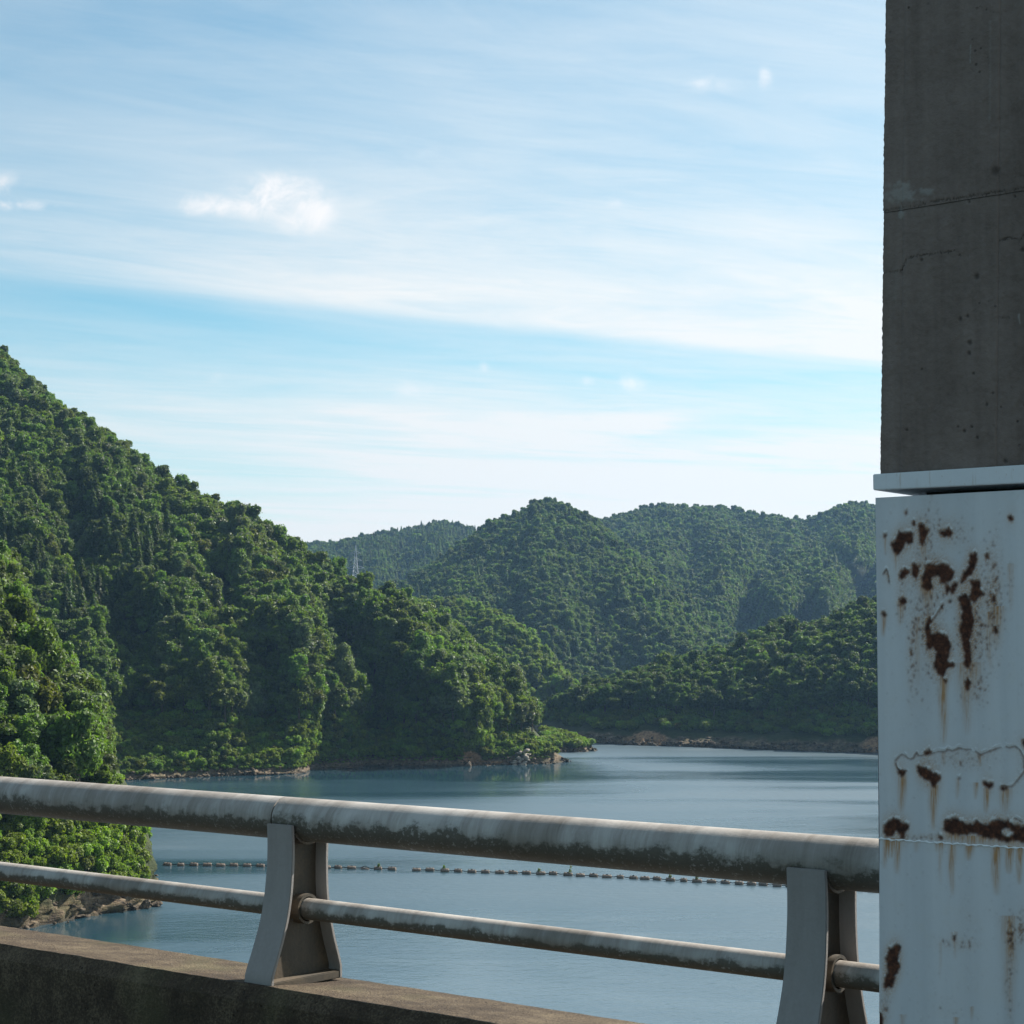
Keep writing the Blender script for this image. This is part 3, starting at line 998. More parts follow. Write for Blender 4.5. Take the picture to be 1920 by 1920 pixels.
# ------------------------------------------------------------------ where the trees stand
# outline of each wooded hill against what is behind it: no crown may rise past it
SIL = {
    'near_bank': [(-420, 640), (-150, 830), (0, 1010), (17, 1027), (43, 1070), (60, 1140), (83, 1187), (110, 1220), (140, 1240), (160, 1257), (180, 1282), (195, 1312), (204, 1342), (210, 1387), (213, 1440), (222, 1535), (250, 1549), (256, 1590), (264, 1650), (296, 1690), (312, 1705)],
    'left_hillside': [(-420, 330), (-150, 540), (0, 657), (20, 667), (43, 697), (83, 727), (110, 757), (160, 790), (213, 813), (253, 853), (300, 870), (337, 905), (377, 913), (400, 938), (433, 953), (493, 979), (527, 1008), (567, 1017), (600, 1042), (647, 1072), (700, 1090), (735, 1101), (779, 1125),
                      (811, 1145), (843, 1154), (866, 1177), (895, 1206), (925, 1230), (954, 1241), (983, 1259), (1009, 1282), (1024, 1323), (1038, 1361), (1053, 1390), (1064, 1425)],
    'wooded_knoll': [(700, 1125), (802, 1130), (857, 1127), (919, 1139), (954, 1160), (997, 1186), (1027, 1215), (1062, 1259), (1079, 1282), (1102, 1290), (1130, 1330)],
    'pointed_mountain': [(560, 1140), (680, 1120), (760, 1090), (850, 1030), (900, 992), (913, 985), (925, 973), (968, 968), (977, 955), (1006, 938), (1035, 937), (1070, 952), (1114, 972), (1130, 985), (1170, 1018), (1220, 1060), (1260, 1098), (1330, 1150), (1400, 1198), (1560, 1275)],
    'far_ridge': [(380, 1050), (577, 1020), (618, 1019), (662, 1008), (720, 998), (779, 987), (817, 975), (866, 982), (881, 990), (960, 996), (1060, 1000)],
    'far_mountain': [(1000, 1000), (1110, 985), (1128, 977), (1158, 968), (1211, 955), (1243, 946), (1304, 950), (1348, 952), (1397, 958), (1444, 970), (1508, 976), (1532, 970), (1567, 955), (1602, 944), (1645, 950), (1750, 930), (1950, 960), (2350, 920)],
    'right_bank': [(985, 1330), (1060, 1310), (1100, 1288), (1173, 1275), (1244, 1244), (1300, 1236), (1348, 1230), (1406, 1200), (1476, 1160), (1508, 1178), (1567, 1163), (1610, 1136), (1645, 1130), (1750, 1100), (1900, 1085), (2300, 1050)],
    'low_spit': [(1020, 1362), (1045, 1366), (1075, 1374), (1100, 1386), (1120, 1408)],
}


def keep_under(it, rng):
    """shrink (or refuse, when it would shrink too far) a crown that would stand out past its hill's outline"""
    if it['hill'] == 'near_bank' and it['shape'] == 'bush' and it['px'] > 195 and it['py'] < 1662:
        it['r'] = min(it['r'], 1.25)
        it['sz'] = rng.uniform(0.7, 1.5)
        return (1528 < it['py'] < 1662 and it['px'] + 0.8 * FPX * it['r'] / it['d'] < 284) or it['px'] < 212
    sx = np.array([a[0] for a in SIL[it['hill']]], float)
    sy = np.array([a[1] for a in SIL[it['hill']]], float)
    h = it['r'] * TOPZ[it['shape']] * it['sz']
    hp, rp = FPX * h / it['d'], FPX * it['r'] / it['d']
    lim = np.interp(it['px'], sx, sy) + rng.uniform(-0.34, 0.42) * min(hp, 60)
    if it['hill'] == 'near_bank' and it['shape'] == 'bush' and it['px'] > 45 and it['py'] > 1655 and it['p'][2] < 2.1 + 1.6 * perlin(it['p'] / 3.0):
        return False
    if it['shape'] == 'bush':
        lim -= 24
    f = 1.0
    if it['py'] - hp < lim:
        f = (it['py'] - lim) / hp
    side = np.interp(it['px'] + 0.8 * rp * f, sx, sy)
    if it['py'] - hp * f * 0.62 < side:
        f = min(f, f * 0.75)
        if it['shape'] != 'bush' and it['py'] - hp * f * 0.62 < np.interp(it['px'] + 0.75 * rp * f, sx, sy) - 3:
            return False
    it['r'] *= f
    return f > (0.35 if it['shape'] == 'bush' else 0.5)


def scatter(hill, n_try, rmin, rmax, spacing, t0, t1, pick, seed, zmin=3.2, margin=380):
    """dart throwing over a hill grid; pick(px, py, z, rnd, noise) -> (shape, tone, size factor)"""
    h = HILLS[hill]
    rng = np.random.default_rng(seed)
    G = h.G
    R, C, _ = G.shape
    A = np.linalg.norm(np.cross(G[1:, :-1] - G[:-1, :-1], G[:-1, 1:] - G[:-1, :-1]), axis=-1)
    tm = (h.t[:-1] >= t0) & (h.t[:-1] <= t1)
    A = A * tm[:, None]
    pick_i = rng.choice(A.size, n_try, p=(A / A.sum()).ravel())
    ii, jj = pick_i // (C - 1), pick_i % (C - 1)
    u, v = rng.random(n_try), rng.random(n_try)
    P = (G[ii, jj] * ((1 - u) * (1 - v))[:, None] + G[ii + 1, jj] * (u * (1 - v))[:, None] + G[ii, jj + 1] * ((1 - u) * v)[:, None] + G[ii + 1, jj + 1] * (u * v)[:, None])
    px, py, dep = project(P)
    ok = (P[:, 2] > zmin) & (px > -margin) & (px < 1920 + margin) & (h.bare[ii, jj] < 0.35)
    P, px, py, dep = P[ok], px[ok], py[ok], dep[ok]
    nz = perlin(P / 14.0 + seed)
    nz2 = perlin(P / 45.0 + seed * 2)
    rad = rng.uniform(rmin, rmax, len(P)) * (1 + 0.25 * nz2)
    cell = rmax * spacing * 1.3
    grid, out = {}, []
    for i in range(len(P)):
        p = P[i]
        key = (int(p[0] // cell), int(p[1] // cell), int(p[2] // cell))
        good = True
        for a in (-1, 0, 1):
            for b in (-1, 0, 1):
                for c in (-1, 0, 1):
                    for (q, r) in grid.get((key[0] + a, key[1] + b, key[2] + c), ()):
                        dd = (p[0] - q[0]) ** 2 + (p[1] - q[1]) ** 2 + (p[2] - q[2]) ** 2
                        if dd < ((rad[i] + r) * 0.5 * spacing) ** 2:
                            good = False
                            break
                    if not good:
                        break
                if not good:
                    break
            if not good:
                break
        if good:
            sh, tone, sf = pick(px[i], py[i], p[2], rng.random(), nz[i], rng)
            it = (dict(p=p, r=rad[i] * sf, shape=sh, tone=tone, hill=hill, px=px[i], py=py[i], d=dep[i], rot=rng.random() * 6.28, var=int(rng.integers(0, 100)), sz=rng.uniform(0.88, 1.15)))
            if keep_under(it, rng):
                grid.setdefault(key, []).append((p, it['r'] / sf))
                out.append(it)
    return out


def tone_mix(rnd, nz, w):
    """w: cumulative list of (limit, tone); noise shifts neighbouring trees together"""
    x = min(0.999, max(0, rnd * 0.6 + 0.4 * (0.5 + nz * 1.2)))
    for lim, t in w:
        if x < lim:
            return t
    return w[-1][1]


def pick_B(px, py, z, rnd, nz, rng):
    s = rng.random()
    if py > 1384 and 205 < px < 585 - (1450 - py) * 0.4:
        return 'bush', ('bright' if s < 0.75 else 'mid'), 0.62
    if py > 1392 and 800 < px < 1070:
        return 'bush', ('bright' if s < 0.6 else 'mid'), 0.62
    con = rng.random() < 0.7 and px < 330 and 900 + 0.35 * px < py < 1240 and nz > -0.12
    if con:
        return ('conifer' if s < 0.8 else 'broad'), 'deep', 0.9
    return ('layered' if s < 0.14 else 'tall' if s < 0.30 else 'broad'), tone_mix(rnd, nz, [(0.20, 'deep'), (0.62, 'mid'), (0.78, 'silvery'), (0.86, 'olive'), (1, 'bright')]), 1.0


def pick_A(px, py, z, rnd, nz, rng):
    s = rng.random()
    return ('layered' if s < 0.18 else 'tall' if s < 0.35 else 'broad'), tone_mix(rnd, nz, [(0.28, 'deep'), (0.68, 'mid'), (0.80, 'silvery'), (0.84, 'olive'), (1, 'bright')]), 1.0


def pick_D(px, py, z, rnd, nz, rng):
    s = rng.random()
    return ('layered' if s < 0.2 else 'tall' if s < 0.35 else 'broad'), tone_mix(rnd, nz, [(0.66, 'deep'), (0.90, 'mid'), (0.97, 'silvery'), (1, 'bright')]), 1.0


def pick_far(px, py, z, rnd, nz, rng):
    s = rng.random()
    return ('conifer' if s < 0.03 else 'tall' if s < 0.25 else 'broad'), tone_mix(rnd, nz, [(0.50, 'deep'), (0.78, 'mid'), (0.93, 'silvery'), (1, 'bright')]), 1.0


def pick_C(px, py, z, rnd, nz, rng):
    s = rng.random()
    return ('tall' if s < 0.2 else 'broad'), tone_mix(rnd, nz, [(0.30, 'mid'), (0.38, 'silvery'), (1, 'bright')]), 1.0


def pick_F(px, py, z, rnd, nz, rng):
    s = rng.random()
    return ('conifer' if s < 0.5 else 'broad'), tone_mix(rnd, nz, [(0.5, 'deep'), (0.85, 'mid'), (1, 'bright')]), (0.8 if s < 0.5 else 1.0)


def pick_bush(px, py, z, rnd, nz, rng):
    if (px < 620 and py > 1375) or (px > 850 and py < 1440 and px < 1130):
        return 'bush', tone_mix(rnd, nz, [(0.04, 'deep'), (0.34, 'mid'), (0.42, 'olive'), (1, 'bright')]), 1.0
    return 'bush', tone_mix(rnd, nz, [(0.12, 'deep'), (0.5, 'mid'), (0.62, 'olive'), (1, 'bright')]), 1.0


TREES, BUSHES = [], []
TREES += scatter('near_bank', 12000, 1.6, 3.0, 0.82, 2.35, 7.6, pick_A, 101, 4.4)
BUSHES += scatter('near_bank', 16000, 0.9, 1.9, 0.72, 1.25, 3.0, pick_bush, 102, 1.1)
LOW = scatter('left_hillside', 70000, 1.9, 3.6, 0.76, 2.45, 7.4, pick_B, 103, 5.5)
TREES += [t for t in LOW if t['shape'] != 'bush']
BUSHES += [t for t in LOW if t['shape'] == 'bush']
BUSHES += scatter('left_hillside', 16000, 0.9, 1.9, 0.78, 1.6, 2.9, pick_bush, 104, 1.7)


def pick_verge(px, py, z, rnd, nz, rng):
    return 'bush', 'bright', (1.0 if 215 < px < 585 or 830 < px < 930 else 0.5)


BUSHES += scatter('left_hillside', 9000, 0.45, 0.85, 0.8, 1.35, 2.1, pick_verge, 112, 1.0)
BUSHES += scatter('low_spit', 2500, 1.0, 1.9, 0.75, 1.6, 5.5, pick_bush, 105, 1.1)
TREES += scatter('right_bank', 30000, 2.1, 3.5, 0.8, 2.5, 6.4, pick_D, 106, 5.5)
BUSHES += scatter('right_bank', 7000, 1.1, 2.2, 0.95, 1.9, 3.0, pick_bush, 107, 3.6)
TREES += scatter('wooded_knoll', 14000, 2.0, 3.2, 0.8, 1.0, 5.3, pick_C, 108, 1.0)
TREES += scatter('pointed_mountain', 45000, 2.3, 3.8, 0.82, 1.0, 5.7, pick_far, 109, 0.0)
TREES += scatter('far_ridge', 24000, 2.6, 4.4, 0.9, 1.0, 4.7, pick_F, 110, 0.0)
TREES += scatter('far_mountain', 70000, 2.6, 4.2, 0.86, 1.0, 5.6, pick_far, 111, 0.0)


def visible_share(items):
    """paint every crown as a disc, nearest on top, and count the pixels left of each"""
    S = 0.5
    ids = np.full((960, 960), -1, int)
    order = sorted(range(len(items)), key=lambda i: -items[i]['d'])
    for i in order:
        it = items[i]
        rp = FPX * it['r'] / it['d'] * S
        zc = it['p'][2] + it['r'] * TOPZ[it['shape']] * (0.62 if it['shape'] != 'bush' else 0.45)
        x, y, _ = project(np.array([it['p'][0], it['p'][1], zc]))
        x, y = x * S, y * S
        hh = it['r'] * TOPZ[it['shape']] * 0.42 / it['r'] * rp
        x0, x1, y0, y1 = int(max(0, x - rp * .8)), int(min(960, x + rp * .8 + 1)), int(max(0, y - hh)), int(min(960, y + hh + 1))
        if x1 > x0 and y1 > y0:
            ids[y0:y1, x0:x1] = i
        it['cx'], it['cy'] = x / S, y / S
    ids[:, 823:] = -1
    yy, xx = np.mgrid[0:960, 0:960]
    X, Y = xx / S, yy / S
    ids[(Y > 1458 + 0.0711 * X) & (Y < 1525 + 0.0894 * X)] = -1
    ids[(Y > 1616 + 0.122 * X) & (Y < 1650 + 0.127 * X)] = -1
    ids[Y > 1727 + 0.150 * X] = -1
    cnt = np.bincount(ids[ids >= 0].ravel(), minlength=len(items))
    for i, it in enumerate(items):
        it['seen'] = int(cnt[i])


ALL = TREES + BUSHES
visible_share(ALL)
TREES.sort(key=lambda t: -t['seen'])
BUSHES.sort(key=lambda t: -t['seen'])
NT_MAX, NBU_MAX = 298, 240
ind_t, rest_t = TREES[:NT_MAX], TREES[NT_MAX:]
ind_b = [b for b in BUSHES[:NBU_MAX] if b['seen'] > 12]
rest_b = BUSHES[len(ind_b):]

# ------------------------------------------------------------------ single trees and bushes, each with a label
HILLWORDS = {'near_bank': 'near bank', 'left_hillside': 'left hill', 'low_spit': 'low spit', 'right_bank': 'right bank', 'wooded_knoll': 'far knoll',
             'pointed_mountain': 'pointed mountain', 'far_ridge': 'far ridge', 'far_mountain': 'far mountain'}
TONEWORDS = {'deep': 'dark green', 'mid': 'mid green', 'bright': 'bright green', 'silvery': 'grey green', 'olive': 'olive green'}
SHAPEWORDS = {'broad': 'round tree', 'tall': 'oval tree', 'layered': 'layered tree', 'conifer': 'conifer', 'bush': 'bush'}
ORD = ['first', 'second', 'third', 'fourth', 'fifth', 'sixth', 'seventh', 'eighth', 'ninth', 'tenth', 'eleventh', 'twelfth', 'thirteenth', 'fourteenth', 'fifteenth', 'sixteenth', 'seventeenth', 'eighteenth', 'nineteenth', 'twentieth']


def zone(it):
    x, y = it['cx'], it['cy']
    if it['hill'] in ('near_bank', 'left_hillside'):
        topr, lowr = 1490 + 0.08 * x, 1632 + 0.1238 * x
        if y > lowr:
            return 'below lower rail on'
        if y > topr:
            return 'between rails on'
    if it['shape'] == 'bush':
        return 'at waterline of' if it['p'][2] < 3 else 'above shore of'
    frac = {'near_bank': (1010, 1450), 'left_hillside': (660 + 0.55 * max(0, x), 1440), 'right_bank': (1290 - 0.26 * (x - 1100), 1400)}.get(it['hill'], (950, 1300))
    t = (y - frac[0]) / max(1, frac[1] - frac[0])
    return 'on skyline of' if t < 0.09 else 'high on' if t < 0.33 else 'halfway up' if t < 0.6 else 'low on' if t < 0.84 else 'near shore of'


def stretch(it):
    """which stretch of the hill, told by what stands in front of it"""
    x = it['cx']
    if it['hill'] == 'left_hillside':
        for lim, w in ((130, 'at the picture edge'), (270, 'beside the near bank'), (420, 'well before the post'), (500, 'just before the post'), (620, 'straight over the post'), (740, 'just past the post'), (880, 'before the soil slip')):
            if x < lim:
                return w
        return 'toward the white rock' if x < 990 else 'at the point'
    if it['hill'] == 'near_bank':
        return 'at the picture edge' if x < 70 else 'in its middle' if x < 170 else 'toward the lake' if x < 232 else 'at its lakeward tip'
    if it['hill'] == 'right_bank':
        return 'beside the point' if x < 1180 else 'over the bare slip' if x < 1330 else 'in its middle' if x < 1500 else 'beside the tower'
    return ''


def place_individuals(items, cat):
    fam = {}
    for it in items:
        fam.setdefault((it['hill'], zone(it), stretch(it), it['shape'], it['tone']), []).append(it)
    for key, mem in fam.items():
        hill, zn, st, sh, tone = key
        base = f"{TONEWORDS[tone]} {SHAPEWORDS[sh]} {zn} {HILLWORDS[hill]} {st}".strip()
        mem.sort(key=lambda m: m['cx'])
        n = len(mem)
        for i, it in enumerate(mem):
            it['label'] = base if n == 1 or n > 20 else base + f', {ORD[i]} from left'
    grp = {'tree': 'trees on the lake shore hills', 'bush': 'bushes along the lake shore'}[cat]
    for it in items:
        vs = SHAPES[it['shape']]
        cm, tmsh = toned(it['shape'], it['var'] % len(vs), it['tone']), vs[it['var'] % len(vs)][1]
        nm = {'tree': 'conifer_tree' if it['shape'] == 'conifer' else 'broadleaf_tree', 'bush': 'bush'}[cat]
        if cat == 'bush':
            o = link(nm, cm, loc=it['p'], label=it['label'], category=cat, group=grp)
        else:
            o = link(nm, None, loc=it['p'], label=it['label'], category=cat, group=grp)
            link('crown', cm, o)
            link('trunk', tmsh, o)
        o.rotation_euler = (0, 0, it['rot'])
        o.scale = (it['r'], it['r'], it['r'] * it['sz'])


place_individuals(ind_t, 'tree')
place_individuals(ind_b, 'bush')

# ------------------------------------------------------------------ the rest of the forest: one mass each of trees and bushes
PROTO = bpy.data.collections.new('plant_kinds')       # not linked to the scene: only the masses use it
KEYS = {}
for sh in sorted(SHAPES):
    for i, (cm, _) in enumerate(SHAPES[sh]):
        for tn in sorted(TONES):
            nm = f'kind_{len(KEYS):03d}'
            o = bpy.data.objects.new(nm, toned(sh, i, tn))
            PROTO.objects.link(o)
            KEYS[(sh, i, tn)] = len(KEYS)


def mass(name, items, label):
    me = bpy.data.meshes.new(name)
    me.vertices.add(len(items))
    me.vertices.foreach_set('co', np.array([it['p'] for it in items], np.float32).ravel())
    for nm, ty, val in (('kind_id', 'INT', [KEYS[(it['shape'], it['var'] % len(SHAPES[it['shape']]), it['tone'])] for it in items]),):
        a = me.attributes.new(nm, ty, 'POINT')
        a.data.foreach_set('value', np.array(val, np.int32))
    for nm, val in (('turn', [(0, 0, it['rot']) for it in items]), ('size', [(it['r'], it['r'], it['r'] * it['sz']) for it in items])):
        a = me.attributes.new(nm, 'FLOAT_VECTOR', 'POINT')
        a.data.foreach_set('vector', np.array(val, np.float32).ravel())
    o = link(name, me, kind='stuff', label=label)
    ng = bpy.data.node_groups.new(name, 'GeometryNodeTree')
    ng.interface.new_socket('Geometry', in_out='INPUT', socket_type='NodeSocketGeometry')
    ng.interface.new_socket('Geometry', in_out='OUTPUT', socket_type='NodeSocketGeometry')
    N, L = ng.nodes, ng.links
    gi, go = N.new('NodeGroupInput'), N.new('NodeGroupOutput')
    ci = N.new('GeometryNodeCollectionInfo')
    ci.inputs['Collection'].default_value = PROTO
    ci.inputs['Separate Children'].default_value = True
    ci.inputs['Reset Children'].default_value = True
    ip = N.new('GeometryNodeInstanceOnPoints')
    ip.inputs['Pick Instance'].default_value = True

    def attr(nm, ty):
        a = N.new('GeometryNodeInputNamedAttribute')
        a.data_type = ty
        a.inputs[0].default_value = nm
        return a.outputs[0]
    L.new(gi.outputs[0], ip.inputs['Points'])
    L.new(ci.outputs[0], ip.inputs['Instance'])
    L.new(attr('kind_id', 'INT'), ip.inputs['Instance Index'])
    e = N.new('FunctionNodeEulerToRotation')
    L.new(attr('turn', 'FLOAT_VECTOR'), e.inputs[0])
    L.new(e.outputs[0], ip.inputs['Rotation'])
    L.new(attr('size', 'FLOAT_VECTOR'), ip.inputs['Scale'])
    L.new(ip.outputs[0], go.inputs[0])
    md = o.modifiers.new('plants', 'NODES')
    md.node_group = ng
    return o


mass('forest', rest_t, 'dense green forest covering the hills around the lake')
mass('undergrowth', rest_b, 'low green undergrowth along the lake shore')
print('trees', len(TREES), 'bushes', len(BUSHES), 'single', len(ind_t), len(ind_b), 'smallest', ind_t[-1]['seen'], ind_b[-1]['seen'])


# ------------------------------------------------------------------ rocks of the shore
def rock_mesh(name, seed, mat, tall=1.0, sub=3):
    import bmesh
    bm = bmesh.new()
    bmesh.ops.create_icosphere(bm, subdivisions=sub, radius=1.0)
    P = np.array([v.co for v in bm.verts])
    r = np.random.default_rng(seed)
    d = P.copy()
    s = np.ones(len(P))
    for _ in range(9):                      # cut flat faces off the ball
        n = r.normal(size=3)
        n /= np.linalg.norm(n)
        c = r.uniform(0.30, 0.72)
        dot = d @ n
        s = np.minimum(s, np.where(dot > 1e-3, c / np.maximum(dot, 1e-3), 9))
    P = P * np.minimum(s, 1.0)[:, None] + (fbm(P * 2.4 + seed, 4) * 0.16)[:, None] * d
    P[:, 2] *= tall
    for v, p in zip(bm.verts, P):
        v.co = p
    me = bpy.data.meshes.new(name)
    bm.to_mesh(me)
    bm.free()
    me.materials.append(mat)
    return me


ROCKS = [rock_mesh('rock', 200 + i, ROCK, 0.9 + 0.3 * (i % 3), 3) for i in range(6)]
rr = random.Random(5)


def shore_rock(px, py, wpx, hpx, label, me=None, group='boulders along the near bank', sink=0.25):
    p = on_z(px, py)
    sc = p[1] / FPX
    o = link('boulder', me or rr.choice(ROCKS), loc=(p[0], p[1], (hpx * sc) * (0.5 - sink)), label=label, category='rock', group=group)
    o.scale = (wpx * sc / 2 / 0.8, wpx * sc / 2 / 0.8, hpx * sc / 2 / 0.75)
    o.rotation_euler = (rr.uniform(-.2, .2), rr.uniform(-.2, .2), rr.random() * 6.3)
    return o


near_rocks = [(58, 1733, 50, 42, 'dark broken boulder at the water under the leftmost bushes'), (80, 1728, 36, 30, 'tilted brown boulder beside the leftmost cove of the near bank'),
              (100, 1722, 40, 48, 'steep dark boulder at the foot of the near bank, left of the pale slab'), (137, 1712, 36, 74, 'tall pale grey slab standing on the near bank'),
              (158, 1711, 22, 62, 'narrow cracked pillar of rock right of the pale slab'), (178, 1710, 34, 30, 'mossy brown boulder right of the cracked pillar'),
              (150, 1720, 40, 12, 'flat pale ledge rock lying in the water below the pale slab'), (205, 1708, 28, 28, 'reddish boulder below the lower rail on the near bank'),
              (228, 1706, 22, 20, 'small square rock in the waterline row toward the point'), (249, 1706, 22, 13, 'small light flat rock at the waterline toward the point'),
              (268, 1703, 26, 18, 'brown angular rock close to the tip of the near bank'), (297, 1699, 28, 20, 'sunlit yellowish boulder at the very tip of the near bank')]
for x, y, w, h, lb in near_rocks:
    shore_rock(x, y, w, h, lb, rock_mesh('pale_slab', 333, ROCK_PALE, 1.0, 3) if 'pale grey slab' in lb else None)
shore_rock(250, 1583, 34, 16, 'brown ledge rock at the second small point, seen under the top rail')
shore_rock(266, 1583, 20, 10, 'lowest flat rock at the end of the second small point')
def cliff_mesh():
    """a ragged pale rock face: blocks grown into one body"""
    V, F, c = [], [], 0
    r = np.random.default_rng(12)
    for i in range(26):
        z = 3.6 * (i / 21) ** 0.9
        half = 1.5 * (1 - 0.5 * z / 3.6)
        x, w, h = r.uniform(-half, half) + 0.12 * z, r.uniform(.4, .8), r.uniform(.4, .8)
        me = rock_mesh('block', 600 + i, ROCK_PALE, 1.0, 1)
        bv = np.array([v.co for v in me.vertices]) * np.array([w, .9, h]) + np.array([x, .45 * z + r.uniform(-.25, .25), z])
        V.append(bv)
        F.append(np.array([p.vertices for p in me.polygons]) + c)
        c += len(bv)
        bpy.data.meshes.remove(me)
    return mesh_from('white_rock', np.concatenate(V) * np.array([1.35, 1.2, 0.85]), tris=np.concatenate(F), mat=ROCK_PALE)


wp_ = on_z(976, 1436)
link('rock_face', cliff_mesh(), loc=(wp_[0], wp_[1] + 2.2, -0.6), label='white upright rock face standing at the foot of the left hill', category='rock')
shore_rock(878, 1437, 11, 10, 'dark round boulder at the water below the slip of orange soil', None, 'boulders under the left hill')
shore_rock(1052, 1428, 24, 10, 'dark jagged boulder at the end of the left hill point', None, 'boulders under the left hill')
shore_rock(1030, 1431, 16, 8, 'light blocky rock just before the end of the left hill point', None, 'boulders under the left hill')
shore_rock(560, 1449, 26, 12, 'brown broken rock at the first point of the left hill', None, 'boulders under the left hill')
shore_rock(655, 1441, 22, 9, 'grey broken rock at the second point of the left hill', None, 'boulders under the left hill')

# loose rubble along every waterline: one mass
V, F = [], []
rg = np.random.default_rng(77)
base = []
for i in range(5):
    me = rock_mesh('stone', 500 + i, ROCK, 0.7, 1)
    base.append((np.array([v.co for v in me.vertices]), np.array([p.vertices for p in me.polygons])))
cnt = 0
for hn, num, lo, hi in (('near_bank', 420, 0.2, 0.7), ('left_hillside', 900, 0.2, 0.7), ('right_bank', 1100, 0.3, 1.0), ('low_spit', 160, 0.25, 0.7)):
    G, t = HILLS[hn].G, HILLS[hn].t
    band = G[(t > 0.9) & (t < 2.1)].reshape(-1, 3)
    band = band[(band[:, 2] > -0.2) & (band[:, 2] < 2.2)]
    px, py, _ = project(band)
    band = band[(px > -250) & (px < 2000)]
    for i in rg.choice(len(band), num):
        bv, bf = base[rg.integers(0, 5)]
        a = rg.random() * 6.3
        s = lo + (hi - lo) * rg.random() ** 2.2
        R = np.array([[math.cos(a), -math.sin(a), 0], [math.sin(a), math.cos(a), 0], [0, 0, 1]])
        V.append((bv * s * rg.uniform(.7, 1.3, 3)) @ R.T + band[i] + rg.normal(size=3) * np.array([.4, .4, .05]))
        F.append(bf + cnt)
        cnt += len(bv)
link('shore_rubble', mesh_from('shore_rubble', np.concatenate(V), tris=np.concatenate(F), mat=ROCK), kind='stuff', label='broken brown stones along the waterline')

# ------------------------------------------------------------------ line of floats on the lake
def float_mesh():
    mb = MB()
    pr = [(-.5, .10), (-.47, .19), (-.36, .235), (-.17, .24), (-.165, .262), (-.12, .262), (-.115, .24), (.115, .24), (.12, .262), (.165, .262), (.17, .24), (.36, .235), (.47, .19), (.5, .10)]
    mb.tube([(x, 0, 0.08) for x, _ in pr], [r for _, r in pr], 14)
    mb.tube([(-.42, 0, .30), (-.40, 0, .36), (-.34, 0, .36), (-.32, 0, .30)], .025, 6)
    mb.tube([(.32, 0, .30), (.34, 0, .36), (.40, 0, .36), (.42, 0, .30)], .025, 6)
    return mb.mesh('float', FLOATM, smooth=True, angle=40)


def weed_mesh(seed, h):
    rd = np.random.default_rng(seed)
    lum = [((0, 0, .1), .14), ((.1, .02, .2), .12), ((.02, 0, .3), .10)]
    if h > .5:
        lum += [((.08, 0, .5), .08), ((.14, 0, .68), .11)]
    v, q, t = lump_leaves(lum, 160, .05, rd)
    return mesh_from('weed', v, q, mat=LEAVES['bright'], attrs={'tint': ('FACE', t)})


FM = float_mesh()
fx = [273] + [314 + 24.9 * i for i in range(12)] + [612, 634, 659, 684, 709, 735] + [781, 806, 834, 859, 885, 910, 937, 962, 987, 1014, 1037, 1065, 1088, 1113, 1138, 1163, 1188, 1209, 1232, 1257, 1282, 1307, 1334, 1360, 1386, 1409, 1431, 1457] + [1482 + 25.6 * i for i in range(10)]
fx = [x for i, x in enumerate(fx) if not (590 < x < 611)]
LX, LY = [273, 450, 610, 800, 1035, 1334, 1457, 1800], [1622.5, 1624.5, 1628, 1633.5, 1640.5, 1655.5, 1662, 1680]
weeds = {709: .35, 1065: .8, 1014: .4, 834: .35, 1257: .35, 1409: .3, 1307: .3}
pts = []
for i, x in enumerate(fx):
    p = on_z(x, float(np.interp(x, LX, LY)) + rr.uniform(-.5, .5))
    pts.append(p)
for i, x in enumerate(fx):
    p = pts[i]
    nb = pts[i + 1] if i + 1 < len(fx) else pts[i - 1]
    ang = math.atan2(nb[1] - p[1], nb[0] - p[0])
    wx = next((w for w in weeds if abs(w - x) < 3), None)
    if x == 273:
        lb, gp = 'lone grey barrel float beside the bushes of the near bank', 'boom floats on the lake'
    elif wx:
        lb = {709: 'boom float with a green tuft, second last before the gap', 1065: 'boom float carrying the tallest green weed', 1014: 'boom float with low weeds two before the tallest weed', 834: 'boom float with weeds just after the gap', 1257: 'boom float with a mossy top under the middle of the top rail',
              1409: 'mossy green boom float third before the right post', 1307: 'boom float with a small tuft at its left end'}[wx]
    elif x < 505:
        k = sum(1 for q in fx if 300 < q < x)
        lb, gp = f"grey barrel float, {ORD[k]} along the chain from the near bank", 0
    elif x < 600:
        lb = 'grey barrel float in the chain behind the left railing post'
    elif x < 740:
        k = sum(1 for q in fx if x < q < 740)
        lb = 'last grey float before the gap in the chain' if k == 0 else 'float lying half sunk in the chain before the gap' if abs(x - 684) < 2 else f'grey barrel float, {ORD[k]} before the gap in the chain'
    elif x < 1060:
        k = sum(1 for q in fx if 740 < q < x)
        lb = f'grey barrel float, {ORD[k]} in the chain after the gap'
    elif x < 1290:
        k = sum(1 for q in fx if 1066 < q < x)
        lb = f'grey barrel float, {ORD[k]} past the tall green weed'
    elif x < 1475:
        k = sum(1 for q in fx if x < q < 1475)
        lb = f'grey barrel float, {ORD[k]} in the chain before the right post'
    else:
        lb = 'grey barrel float in the chain hidden behind the right post and tower'
    o = link('float', FM, loc=(p[0], p[1], -0.12 if abs(x - 684) < 2 else rr.uniform(0.0, .05)), label=lb, category='float', group='boom floats on the lake')
    o.rotation_euler = (rr.uniform(-.1, .1), rr.uniform(-.05, .05), ang + rr.uniform(-.22, .22))
    s = rr.uniform(.92, 1.06) * (0.8 if rr.random() < 0.1 else 1)
    o.scale = (s, 1, 1)
    if wx:
        link('weed', weed_mesh(int(wx), weeds[wx]), o, loc=(rr.uniform(-.2, .25), 0, .28))


